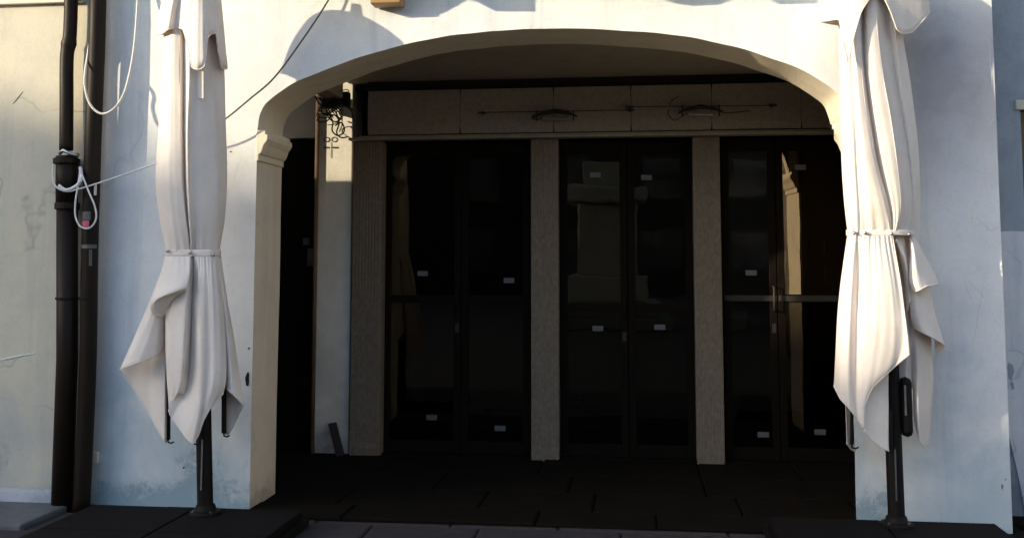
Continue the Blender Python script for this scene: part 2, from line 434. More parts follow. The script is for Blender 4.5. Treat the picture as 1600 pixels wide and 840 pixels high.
# porch ceiling and its end beam
CZ = 2.947
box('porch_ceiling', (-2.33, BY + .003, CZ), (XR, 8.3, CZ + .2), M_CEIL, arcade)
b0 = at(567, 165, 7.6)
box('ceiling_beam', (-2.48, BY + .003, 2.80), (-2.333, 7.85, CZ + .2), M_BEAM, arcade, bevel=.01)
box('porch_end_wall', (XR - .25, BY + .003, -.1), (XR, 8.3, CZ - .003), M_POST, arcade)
box('dark_reflection_sheet', (PR + .10, BY + .002, -.1), (XR - .253, BY + .02, CZ - .004), M_POST, arcade)  # thin dark sheet added to keep the door glass reflection dark

# ---- back of the porch
WY = 8.0
X = lambda px, Y=WY, py=560: at(px, py, Y).x
Z = lambda py, px=800, Y=WY: at(px, py, Y).z
back = MB()
back.box((X(490) , WY, -.1), (X(546), WY + .3, 4.2))            # lit plaster pier
pier = back.build('plaster_pier', M_INNER, arcade, bevel=.006)
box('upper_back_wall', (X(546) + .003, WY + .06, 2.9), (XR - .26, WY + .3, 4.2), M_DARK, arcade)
# dark passage door left of the pier
ps = MB().box((-6.6, WY + .1, 2.52), (X(490) - .003, WY + .3, 4.2)); ps.box((-9.0, WY + .1, -.1), (-3.25, WY + .3, 2.517))
ps.build('side_back_wall', M_INNER, arcade)
sd = box('side_door', (-3.247, WY + .16, -.03), (X(490) - .004, WY + .2, 2.517), M_FRAME, arcade)
for i in range(4):
    xa = -3.24 + i * .164
    MB().box((xa, WY + .150, .01), (xa + .158, WY + .158, 2.50)).build('plank', M_FRAME, sd, bevel=.003)
box('paper_notice', (X(461), WY + .143, Z(382, 465)), (X(471), WY + .147, Z(371, 465)), M_STICK, sd)
MB().box((X(469), WY + .128, Z(416, 470)), (X(480), WY + .147, Z(388, 470))).build('bell_plate', M_POST, sd, bevel=.004)
MB().tube([(X(491.5), WY - .022, -.02), (X(491.5), WY - .022, 2.86)], .017, 10).build('conduit', M_RUST, arcade, smooth=True)
# reeded stone posts between the shop doors
def post(px0, px1, y0=WY - .05, flute_from=1.25, name='stone_post'):
    x0, x1 = X(px0, y0), X(px1, y0); w = x1 - x0; n = 9
    V = []; Fc = []; zs_ = [-.03, .06, .10, 1.2, flute_from + .05, 2.465]
    prof = []
    for i in range(n):
        for k in range(4):
            u = (i + k / 4) / n; prof.append((u, math.sin(math.pi * k / 4)))
    prof.append((1.0, 0))
    for z in zs_:
        amp = .003 if z > 1.22 else .0015
        e = .008 if z < .08 else 0
        for u, d in prof: V.append((x0 + u * w, y0 - amp * d - e, z))
        V.append((x1, y0 + .2, z)); V.append((x0, y0 + .2, z))
    m = len(prof) + 2
    for r in range(len(zs_) - 1):
        for i in range(m):
            a = r * m + i; b = r * m + (i + 1) % m; Fc.append((a, b, b + m, a + m))
    return mk(name, V, Fc, M_POST, arcade)
post(548, 592); post(830, 873); post(1087, 1130); post(1345, 1392)
MB().box((X(592.5, 7.97), 7.955, -.03), (X(596, 7.97), 8.1, 2.46)).build('post_trim', M_POST, arcade)
# fascia of overlapping boards
jx = [575, 719, 865, 986, 1112, 1252, 1400]
for i in range(len(jx) - 1):
    xa, xb = X(jx[i], 7.9, 180) + (.002 if i else 0), X(jx[i + 1], 7.9, 180) - .002
    V = []; Fc = []; nx, nz = 16, 8
    for a in range(nx + 1):
        u = a / nx
        for b in range(nz + 1):
            w_ = b / nz
            cu = max(0, (abs(u - .5) * 2 - .93) / .07) ** 2 * max(0, (abs(w_ - .5) * 2 - .62) / .38) ** 1.5 * (.75 if (i + b) % 3 else 1)
            notch = .010 * cu
            y = 7.90 + .002 * (i % 2) + .002 * noise.noise((u * 3 + i * 9, w_ * 2, 1)) + cu * .003
            zz = 2.512 + (2.862 - 2.512) * w_
            V.append((xa + (xb - xa) * u + (notch if u < .5 else -notch) * .55, y, zz))
    for a in range(nx):
        for b in range(nz):
            q = a * (nz + 1) + b; Fc.append((q, q + nz + 1, q + nz + 2, q + 1))
    mk('fascia_board', V, Fc, M_FASCIA, arcade, solid=.012)
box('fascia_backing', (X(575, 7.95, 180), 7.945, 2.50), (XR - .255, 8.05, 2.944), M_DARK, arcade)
MB().box((X(545, 7.88, 210), 7.865, 2.468), (XR - .254, 7.99, 2.486)).box((X(560, 7.88, 210), 7.89, 2.4885), (XR - .256, 7.97, 2.503)).build('fascia_ledge', M_LEDGE, arcade, bevel=.003)
# shop doors: two glazed leaves to a bay
DY = 8.06
def shop_door(p0, p1, pmid, rail_py, stickers, handle, rail_mat, turn=0.0, glass=None):
    x0, x1, xm = X(p0, DY), X(p1, DY), X(pmid, DY)
    zr = Z(rail_py, (p0 + p1) / 2, DY); top = 2.46
    for k, (a, b) in enumerate(((x0 + .006, xm - .003), (xm + .003, x1 - .006))):
        s = .055; m = MB()
        m.box((a, DY, 0.012), (a + s, DY + .045, top)); m.box((b - s, DY, .012), (b, DY + .045, top))
        m.box((a + s, DY + .001, .012), (b - s, DY + .044, .11)); m.box((a + s, DY + .001, top - .10), (b - s, DY + .044, top))
        m.box((a + s, DY + .002, zr - .03), (b - s, DY + .043, zr + .03))
        d = m.build('door_leaf', M_FRAME, arcade, bevel=.004)
        tw = math.tan(R(turn)) * (b - a - 2 * s) / 2
        for (za, zb) in ((.11, zr - .03), (zr + .03, top - .10)):
            p = mk('pane', [(a + s, DY + .02 - tw, za), (b - s, DY + .02 + tw, za), (b - s, DY + .02 + tw, zb), (a + s, DY + .02 - tw, zb)], [(0,1,2,3)], (glass if glass and za > 1 else M_GLASS), d, recalc=False)
        if rail_mat:
            MB().box((a + .004, DY - .006, zr - .022), (b - .004, DY - .001, zr + .022)).build('push_bar', M_RAIL, d, bevel=.003)
        for (sx, sy) in stickers:
            g = at(sx, sy, DY)
            if a < g.x < b:
                MB().box((g.x - .042, DY + .012, g.z - .02), (g.x + .042, DY + .0175, g.z + .02)).build('sticker', M_STICK, d)
        if handle and k == 0:
            hx = xm - .03
            MB().tube([(hx, DY - .003, zr - .09), (hx, DY - .05, zr - .085), (hx, DY - .05, zr + .085), (hx, DY - .003, zr + .09)], .009, 8).build('handle', M_METAL if handle == 1 else M_RAIL, d, smooth=True)
            MB().box((xm - .045, DY - .004, zr - .26), (xm - .015, DY - .001, zr - .19)).build('lock_plate', M_RAIL, d)
shop_door(597, 829, 720, 467, [(660, 427), (795, 438), (674, 652), (781, 669)], 1, False)
shop_door(875, 1086, 982, 480, [(930, 273), (1010, 277), (934, 513), (1031, 511)], 1, False, 0, M_GLASS2)
shop_door(1131, 1345, 1217, 466, [(1174, 426), (1251, 261), (1193, 679), (1282, 675)], 2, True, -2.9, M_MIRROR)
box('door_sill', (X(597), DY - .06, -.03), (X(1345), DY + .06, .01), M_FLOOR, arcade)
# the unlit room behind the glass
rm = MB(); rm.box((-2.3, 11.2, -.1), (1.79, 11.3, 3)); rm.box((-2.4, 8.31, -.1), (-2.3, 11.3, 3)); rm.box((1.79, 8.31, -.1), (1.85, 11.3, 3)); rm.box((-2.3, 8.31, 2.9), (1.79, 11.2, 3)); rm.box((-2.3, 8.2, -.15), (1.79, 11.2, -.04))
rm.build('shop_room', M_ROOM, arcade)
# writing painted on the pier
YK = WY - .004
def ring(px, py, rx, ry, w):
    o = []; n = 20
    for k in range(n):
        a = 2 * math.pi * k / n
        o.append(at(px + rx * math.cos(a), py + ry * math.sin(a), YK))
    i_ = [at(px + (rx - w) * math.cos(2 * math.pi * k / n), py + (ry - w) * math.sin(2 * math.pi * k / n), YK) for k in range(n)]
    return o + i_, [(k, (k + 1) % n, n + (k + 1) % n, n + k) for k in range(n)]
wr = MB(); wr.add(*ring(510.5, 218, 5, 4.2, 1.5)); wr.add(*ring(522.5, 218, 5, 4.2, 1.3))
for (a, b, c, d) in ((505.5, 514.5, 229.3, 231.8), (518.5, 528.5, 229.3, 231.8), (517.2, 518.2, 222, 247)):
    wr.add([at(a, d, YK), at(b, d, YK), at(b, c, YK), at(a, c, YK)], [(0,1,2,3)])
wr.build('painted_mark', M_INK, pier, recalc=False)
# loose chips and scratches in the facade plaster
def scratch(pts, r, mat, parent, Y=FY):
    P = [at(a, b, Y) for a, b in pts]; P = spline(P, 14)
    P = [Vector((p.x + .004 * noise.noise((i * .9, 1, 0)), (wob(p.x, p.z) if Y == FY else Y) - .0005, p.z)) for i, p in enumerate(P)]
    MB().tube(P, [r * (.4 + .6 * math.sin(math.pi * (i + .5) / len(P))) for i in range(len(P))], 5).build('crack', mat, parent)
for pts in ([(1541,425),(1530,480),(1521,540),(1512,575)], [(1527,308),(1520,330),(1519,352)], [(1556,248),(1549,270),(1543,287)], [(1505,432),(1513,455),(1520,470)], [(1545,60),(1549,120),(1552,180),(1546,196),(1553,185)]):
    scratch(pts, .0018, M_REVEAL if len(pts) == 3 else M_INNER, arcade)
def chip(px, py, w, h, mat, parent, Y, name='plaster_chip', seed=0, th=.004):
    V = []; n = 16
    c = at(px, py, Y)
    for k in range(n):
        a = 2 * math.pi * k / n; rr = .75 + .45 * noise.noise((math.cos(a) * 1.3 + seed, math.sin(a) * 1.3, seed * 2.1))
        V.append((c.x + w * rr * math.cos(a), (wob(c.x, c.z) if Y == FY else Y) - th, c.z + h * rr * math.sin(a)))
    MB().prism(V, (0, th + .006, 0)).build(name, mat, parent)
for i, (px, py, w, h) in enumerate([(387, 593, .018, .05), (389, 544, .008, .010), (287, 730, .008, .008), (1566, 760, .006, .02), (1571, 748, .004, .006), (361, 237, .01, .006), (720, 135, .0, .0)][:6]):
    chip(px, py, w, h, M_DARK if i < 3 else M_POST, arcade, FY, seed=i, th=.002)

# ------------------------------------------------------------------ neighbours
cream = empty('cream_building', (-6, FY, -.05), 'cream plastered neighbouring house left of the two downpipes', 'building')
LY = FY - .03
# wall with an unseen opening at left, shaped to let the sun patch onto the pier; the porch goes on behind it
ox0, ox1, oz0, oz1 = -5.80, -4.80, 2.93, 4.2
cw = MB(); XE = XL - .003
def wall_rect(x0, x1, z0, z1): cw.box((x0, LY, z0), (x1, LY + .40, z1))
wall_rect(-12, ox0, -.12, 8.4); wall_rect(ox0, ox1, -.12, oz0); wall_rect(ox0, ox1, oz1, 8.4); wall_rect(ox1, XE, -.12, 8.4)
cw.build('wall', M_CREAM, cream)
MB().box((-4.78, LY - .035, at(40, 8, LY).z), (XE - .12, LY - .001, at(40, 2, LY).z)).build('string_course', M_REVEAL, cream, bevel=.004)
def ragged(name, x0, x1, zt, zb, y, mat, parent, amp=.02, seed=0, th=.03):
    n = 26; top = []
    for i in range(n + 1):
        x = x0 + (x1 - x0) * i / n; top.append((x, y, zt + amp * noise.noise((x * 7, seed, 0)) + amp * .6 * noise.noise((x * 23, seed, 3))))
    poly = [(x0, y, zb)] + top + [(x1, y, zb)]
    return MB().prism(poly, (0, th, 0)).build(name, mat, parent)
ragged('plinth', -12, XE - .02, at(40, 786, LY).z, -.12, LY - .030, M_GREY, cream, .012, 1, .028)
stp = MB()
for k in range(9):
    xa = -3.48 - k * .62; stp2 = MB().box((xa - .61, 5.53, -.10), (xa, LY - .062, .03 + .006 * (k % 2))).build('step_stone', M_STEP, cream, bevel=.015)
ragged('plinth_footing', -12, XE - .02, .10, -.12, LY - .060, M_PATCH, cream, .02, 5, .028)
scratch([(-6, 563), (12, 560), (30, 556), (56, 552)], .006, M_PATCH, cream, LY)
scratch([(20, 162), (26, 156), (36, 143)], .003, M_POST, cream, LY)
box('porch_back', (-9, 8.31, -.1), (-2.62, 8.4, 4.4), M_INNER, cream)
box('porch_roof', (-12, LY + .41, 4.25), (-2.55, 8.4, 4.4), M_INNER, cream)
box('porch_side', (-9.1, LY + .41, -.1), (-9, 8.3, 4.24), M_INNER, cream)
MB().prism([(-12.2, LY - .6, 8.4), (-12.2, 14, 8.4), (-12.2, 10, 10)], (8.7, 0, 0)).build('roof', M_ROOF, cream)

grey = empty('grey_building', (5, FY, -.05), 'blue grey plastered neighbouring house on the right with a pale repaired patch', 'building')
GY = FY + .40
gx0 = XR + .002; gw = MB()
wx0 = at(1597, 240, GY).x; wz0, wz1 = at(1597, 312, GY).z, at(1597, 172, GY).z
gw.box((gx0, GY, -.12), (wx0, GY + .4, 8.2)); gw.box((wx0, GY, -.12), (wx0 + .8, GY + .4, wz0)); gw.box((wx0, GY, wz1), (wx0 + .8, GY + .4, 8.2)); gw.box((wx0 + .8, GY, -.12), (12, GY + .4, 8.2))
gw.build('wall', M_GREY, grey)
wf = MB().box((wx0 - .03, GY - .02, wz1), (wx0 + .83, GY + .06, wz1 + .06)).build('window_lintel', M_CREAM, grey, bevel=.004)
sh = MB().box((wx0, GY + .02, wz0), (wx0 + .39, GY + .06, wz1 - .003)).build('shutter', M_RUST, grey)
for k in range(9):
    z = wz0 + .04 + k * (wz1 - wz0 - .08) / 8.5
    MB().box((wx0 + .04, GY + .004, z), (wx0 + .35, GY + .018, z + .022)).build('slat', M_WOOD, sh)
MB().box((wx0 + .41, GY + .02, wz0), (wx0 + .8, GY + .06, wz1 - .003)).build('shutter', M_RUST, grey)
pz = at(1590, 362, GY).z
n = 30; pts = [(gx0, GY - .012, .62), (gx0, GY - .012, 1.60)]
for k in range(n + 1):
    x = gx0 + .012 + k * .09
    pts.append((x, GY - .012, (1.66 if k < 1 else pz) + .03 * noise.noise((x * 6, 3, 0)) + .015 * noise.noise((x * 25, 3, 0))))
pts += [(pts[-1][0], GY - .012, -.1), (gx0 + .22, GY - .012, -.1), (gx0 + .17, GY - .012, .25), (gx0 + .13, GY - .012, .46), (gx0 + .04, GY - .012, .56)]
MB().prism(pts, (0, .011, 0)).build('plaster_patch', M_PATCH, grey)
chip(1579, 580, .022, .07, M_GREY, grey, GY - .012, 'bare_spot', 3, .003); chip(1582, 603, .012, .03, M_GREY, grey, GY - .012, 'bare_spot', 6, .003)
MB().prism([(12, FY - .6, 8.2), (12, 14, 8.2), (12, 10, 9.8)], (-9.9, 0, 0)).build('roof', M_ROOF, grey)

# ------------------------------------------------------------------ the square behind the camera (seen in the glass, and it shades the street)
def far_house(name, label, a, b, h, bays, floors, face, wall=None):
    """a plain town house on the square; a, b are the ends of its front, face = inward normal"""
    a = Vector((*a, -.05)); b = Vector((*b, -.05)); u = (b - a).normalized(); n = Vector((*face, 0))
    e = empty(name, (a + b) / 2, label, 'building')
    Ln = (b - a).length; D = 9.0; up = Vector((0, 0, 1))
    q = [a, b, b - n * D, a - n * D]
    mk('wall', q + [p + up * h for p in q], [(0,1,5,4),(1,2,6,5),(2,3,7,6),(3,0,4,7)], wall or M_FARWALL, e)
    q2 = [a + n * .5, b + n * .5, b - n * D, a - n * D]; m = (up * (h + .02))
    rt = [(a - n * D * .5) + up * (h + 1.4), (b - n * D * .5) + up * (h + 1.4)]
    mk('roof', [p + m for p in q2] + rt, [(0,1,5,4),(2,3,4,5),(1,2,5),(3,0,4),(0,3,2,1)], M_ROOF, e)
    for i in range(bays):
        for f in range(floors):
            c = a + u * (Ln * (i + .5) / bays) + up * (1.2 + f * (h - 1.2) / floors)
            w, hh = Ln / bays * .2, (h - 1.2) / floors * .55
            fr = mk('window', [c - u * (w + .15) + n * .05 - up * .15, c + u * (w + .15) + n * .05 - up * .15, c + u * (w + .15) + n * .05 + up * (hh + .15), c - u * (w + .15) + n * .05 + up * (hh + .15)], [(0,1,2,3)], M_FARTRIM, e)
            mk('window_pane', [c - u * w + n * .08, c + u * w + n * .08, c + u * w + n * .08 + up * hh, c - u * w + n * .08 + up * hh], [(0,1,2,3)], M_FARPANE, fr)
    return e
EAVE = 15.05
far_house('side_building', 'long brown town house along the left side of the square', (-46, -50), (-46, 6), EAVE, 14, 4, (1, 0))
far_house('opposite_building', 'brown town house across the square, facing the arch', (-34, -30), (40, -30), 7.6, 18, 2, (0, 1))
far_house('bounce_building', 'unseen ochre house added right of the square to bounce sunlight at the arch', (15, 3), (15, -29), 11.0, 9, 3, (-1, 0), M_BOUNCE)  # unseen house, added as a warm reflector for the arch reveal
# ------------------------------------------------------------------ closed parasols
def loft(mb, curves, nv=26, nu=5, Y=5.66, closed=False, rough=.0025, seed=0.0, pleat=.7, crisp=.62, hem=0.0, gather=0):
    """cloth through hanging curves; each curve is a list of (photo x, photo y, metres towards the wall from the pole)"""
    C = []
    for c in curves:
        P = [at(a, b, Y + d) for a, b, d in c]
        C.append(spline(P, nv))
    k = len(C); cols = []
    seg = k if closed else k - 1
    for i in range(seg):
        for s in range(nu):
            t = s / nu; col = []
            for j in range(nv):
                g = (lambda q: C[q % k][j]) if closed else (lambda q: C[max(0, min(k - 1, q))][j])
                col.append(cr(g(i - 1), g(i), g(i + 1), g(i + 2), t) * (1 - crisp) + (g(i) * (1 - t) + g(i + 1) * t) * crisp)
            cols.append(col)
    if not closed: cols.append(C[-1])
    V = []; n = len(cols); Fc = []
    for ci, col in enumerate(cols):
        for j, p in enumerate(col):
            q = Vector((p.x * 9, p.y * 9, p.z * 3.2 + seed))
            q2 = Vector((ci * .33 + seed * 3, p.z * 1.3, seed)); rg = abs(noise.noise(q2)) * 2 - .5
            q3 = Vector((ci * .8 + seed, p.z * 2.6, 4)); rg += (abs(noise.noise(q3)) * 2 - .5) * .4
            if gather:
                w = math.exp(-((nv - 1 - j) if gather > 0 else j) / (4.5 if gather > 0 else 2.6))
                p = p + Vector((0, .006 * w * math.sin(ci * 1.35 + 2.5 * noise.noise((ci * .3, seed, 1))), 0))
            V.append(p + Vector((noise.noise(q), noise.noise(q + Vector((9, 0, 0))) * 1.6 + rg * pleat, 0)) * rough * min(1, j / 3))
    for i in range(n if closed else n - 1):
        for j in range(nv - 1):
            a = i * nv + j; b = ((i + 1) % n) * nv + j
            Fc.append((a, b, b + 1, a + 1))
    mb.add(V, Fc)
    if hem:
        e = [V[i * nv + nv - 1] for i in range(n)]
        if closed: e.append(e[0])
        mb.tube(e, hem, 5)
def hang(ys, xs, ds):
    return [(x, y, d) for x, y, d in zip(xs, ys, ds)]
def parasol(name, label, Y, foot_px, top_py, body, flaps, cap, tie, foot_z, ribs, crank=None, tag_px=None, slab=None, top_px=304, seams=(3, 5, 8)):
    foot = at(foot_px[0], foot_px[1], Y); foot.z = foot_z
    u = empty(name, foot, label, 'parasol', 'closed parasols in front of the arch')
    topz = at(foot_px[0], top_py, Y).z
    # upper cloth, gathered round the pole
    m = MB(); loft(m, body, 40, 7, Y, True, .0032, foot.x, .9, gather=1)
    cn = m.build('canopy', M_CANVAS, u, smooth=True, solid=.0025)
    for k in seams:
        P = spline([at(a, b, Y + d - .001) for a, b, d in body[k]], 40)
        MB().tube(P, .0028, 5).build('seam', M_CANVAS, cn, smooth=True)
    m = MB(); loft(m, cap, 16, 5, Y, True, .003, foot.x + 4, hem=.003)
    m.build('top_flap', M_CANVAS, cn, smooth=True, solid=.0025)
    for i, fl in enumerate(flaps):
        m = MB(); loft(m, fl, 26, 6, Y, False, .0028, foot.x + i, hem=.0032, gather=-1)
        m.build('skirt_fold', M_CANVAS, cn, smooth=True, solid=.0028)
    # strap round the waist with its eyelets
    m = MB(); loft(m, tie[0], 5, 5, Y, True, .001, 3)
    st = m.build('tie_strap', M_CANVAS, u, smooth=True, solid=.004)
    for (a, b, d) in tie[1]:
        c = at(a, b, Y + d)
        MB().tube([c + Vector((0, .004, 0)), c + Vector((0, -.006, 0))], .0095, 10).build('eyelet', M_SILVER, st, smooth=True)
    if tag_px:
        a, b, c, d, e = tag_px
        P = [at(a, b, Y + e), at(c, b, Y + e), at(c, d, Y + e), at(a, d, Y + e)]
        mk('cloth_tab', P, [(0,1,2,3)], M_CANVAS, cn, solid=.003)
    # pole, foot and ribs
    tp = at(top_px, top_py, Y); ax = tp - foot
    MB().tube([foot + ax * .004, foot + ax * .96, foot + ax * .965, tp], [.044, .040, .028, .016], 20).build('pole', M_METAL, u)
    MB().lathe(foot, [(.088, 0), (.088, .012), (.082, .018), (.060, .022), (.052, .05), (.0445, .055)], 28).build('foot_flange', M_METAL, u)
    for k in range(4):
        a = math.pi / 4 + k * math.pi / 2
        MB().lathe(foot + Vector((.072 * math.cos(a), .072 * math.sin(a), .016)), [(.008, 0), (.008, .009), (.004, .011)], 6).build('bolt', M_SILVER, u)
    MB().box((foot.x - .012, foot.y - .050, foot_z + .14), (foot.x - .004, foot.y - .0435, foot_z + .42)).build('pole_slot', M_SILVER, u)
    for (a, b0, b1, d, w) in ribs:
        P = [at(a, b0, Y + d), at(a, b1, Y + d)]
        r = MB().tube(P, w, 6).build('rib', M_METAL, u)
        h = P[1]
        MB().tube([h, h + Vector((0, 0, -.015)), h + Vector((.02, -.004, -.02)), h + Vector((.035, -.004, -.012))], .005, 6).build('rib_hook', M_METAL, r)
    if crank:
        a0, a1, b0, b1, d = crank
        p0, p1 = at(a0, b0, Y + d), at(a1, b1, Y + d)
        c = MB().box((p0.x, Y + d - .045, p1.z), (p1.x, Y + d + .045, p0.z)).build('crank_box', M_METAL, u, bevel=.03)
        MB().box((p0.x + .012, Y + d - .050, p1.z + .12), (p0.x + .022, Y + d - .0455, p0.z - .04)).build('crank_handle', M_SILVER, c)
    # stone ballast slabs under the foot
    (sx0, sx1, sy0, sy1, rot) = slab
    g = .006; xm, ym = (sx0 + sx1) / 2, (sy0 + sy1) / 2; cx, cy = xm, ym
    fr = MB().box((sx0 - .03, sy0 - .03, -.047), (sx1 + .03, sy1 + .03, foot_z - .05)).build('ballast_tray', M_METAL, u)
    for (xa, xb) in ((sx0, xm - g), (xm + g, sx1)):
        for (ya, yb) in ((sy0, ym - g), (ym + g, sy1)):
            MB().box((xa, ya, foot_z - .049), (xb, yb, foot_z - .001)).build('ballast_slab', M_BASE, fr, bevel=.006)
    if rot:
        fr.rotation_euler.z = rot
    return u

# ---- left parasol
yb = [-60, -35, 0, 60, 120, 200, 280, 340, 372, 396]
LB = [
    hang(yb, [285, 272, 262, 256, 252, 248, 243, 249, 256, 262], [.00, .00, .01, .02, .02, .02, .02, .02, .02, .01]),
    hang(yb, [287, 272, 262, 257, 255, 254, 250, 254, 259, 263], [-.02, -.05, -.06, -.07, -.08, -.09, -.09, -.08, -.07, -.06]),
    hang(yb, [291, 280, 272, 268, 267, 266, 265, 270, 275, 278], [-.04, -.08, -.11, -.125, -.135, -.14, -.14, -.125, -.105, -.085]),
    hang(yb, [293, 287, 283, 281, 281, 281, 283, 289, 294, 296], [-.05, -.09, -.11, -.12, -.13, -.135, -.135, -.12, -.10, -.085]),
    hang(yb, [295, 291, 289, 288, 288, 287, 289, 293, 297, 298], [-.03, -.05, -.065, -.075, -.08, -.08, -.08, -.08, -.07, -.065]),
    hang(yb, [297, 295, 294, 295, 296, 293, 294, 297, 299, 300], [-.05, -.10, -.135, -.155, -.16, -.165, -.165, -.15, -.12, -.095]),
    hang(yb, [299, 299, 300, 302, 302, 299, 299, 301, 302, 302], [-.045, -.085, -.11, -.125, -.13, -.135, -.13, -.12, -.10, -.082]),
    hang(yb, [303, 307, 311, 315, 317, 316, 316, 316, 316, 316], [-.04, -.075, -.095, -.105, -.105, -.105, -.105, -.105, -.095, -.08]),
    hang(yb, [307, 316, 322, 326, 329, 336, 340, 337, 332, 329], [-.03, -.05, -.055, -.058, -.055, -.05, -.045, -.05, -.055, -.055]),
    hang(yb, [309, 321, 328, 333, 337, 343, 346, 344, 340, 337], [-.015, -.025, -.025, -.025, -.02, -.012, -.008, -.012, -.02, -.03]),
    hang(yb, [312, 328, 340, 348, 351, 353, 354, 351, 346, 342], [.01, .02, .025, .03, .035, .04, .045, .04, .03, .01]),
    hang(yb, [312, 326, 338, 342, 346, 350, 350, 347, 342, 339], [.04, .06, .08, .08, .08, .08, .08, .07, .06, .05]),
    hang(yb, [303, 310, 312, 312, 312, 312, 312, 312, 312, 312], [.03, .05, .06, .06, .06, .06, .06, .06, .05, .05]),
    hang(yb, [300, 300, 298, 296, 296, 296, 296, 298, 300, 300], [.05, .09, .12, .13, .13, .13, .13, .12, .10, .09]),
    hang(yb, [293, 285, 280, 276, 275, 274, 274, 276, 278, 280], [.03, .05, .06, .06, .06, .06, .06, .06, .05, .05]),
    hang(yb, [288, 275, 266, 261, 258, 256, 252, 256, 262, 266], [.04, .07, .09, .10, .10, .10, .10, .09, .08, .07]),
]
yc = [-105, -85, -50, -10, 1.0]
def capc(xt, xm, xe, ye, dt, dm, de):
    return [(xt, -66, dt), ((xt + xm) / 2, -57, (dt + dm) / 2), (xm, -34, dm), (xe * .6 + xm * .4, -34 + (ye + 34) * .5, de * .7 + dm * .3), (xe, ye, de)]
LC = [
    capc(292, 268, 246, 50, .01, .05, .10), capc(293, 264, 242, 56, -.01, -.01, -.02), capc(296, 270, 254, 52, -.03, -.09, -.12),
    capc(298, 280, 263, 46, -.035, -.12, -.165), capc(299, 287, 274, 43, -.04, -.10, -.12), capc(300, 290, 286, 46, -.04, -.12, -.155), capc(301, 296, 291, 62, -.04, -.13, -.175),
    capc(302, 302, 299, 104, -.045, -.14, -.19), capc(304, 310, 309, 109, -.045, -.14, -.20), capc(305, 316, 319, 104, -.04, -.13, -.19),
    capc(306, 320, 325, 60, -.035, -.11, -.155), capc(308, 326, 331, 53, -.03, -.08, -.12), capc(310, 332, 338, 54, -.02, -.05, -.10), capc(312, 338, 345, 104, -.01, -.02, -.05), capc(313, 341, 355, 108, 0, .02, .01),
    capc(312, 338, 352, 80, .02, .07, .10), capc(305, 318, 322, 60, .04, .12, .16), capc(298, 288, 280, 60, .04, .12, .17), capc(294, 275, 258, 55, .03, .09, .14),
]
ytl = [390, 395, 400]
def belt(spec, ys):
    xc = sum(x for x, d in spec) / len(spec)
    return [[(xc + (x - xc) * .975, y, d * .93) for y in ys] for x, d in spec]
LT = belt([(258, .0), (261, -.07), (278, -.10), (298, -.108), (316, -.107), (331, -.092), (341, -.05), (346, .0), (340, .06), (312, .10), (280, .10), (263, .06)], ytl)
LTE = [(262, 392, -.085), (297, 395, -.118), (333, 398, -.10)]
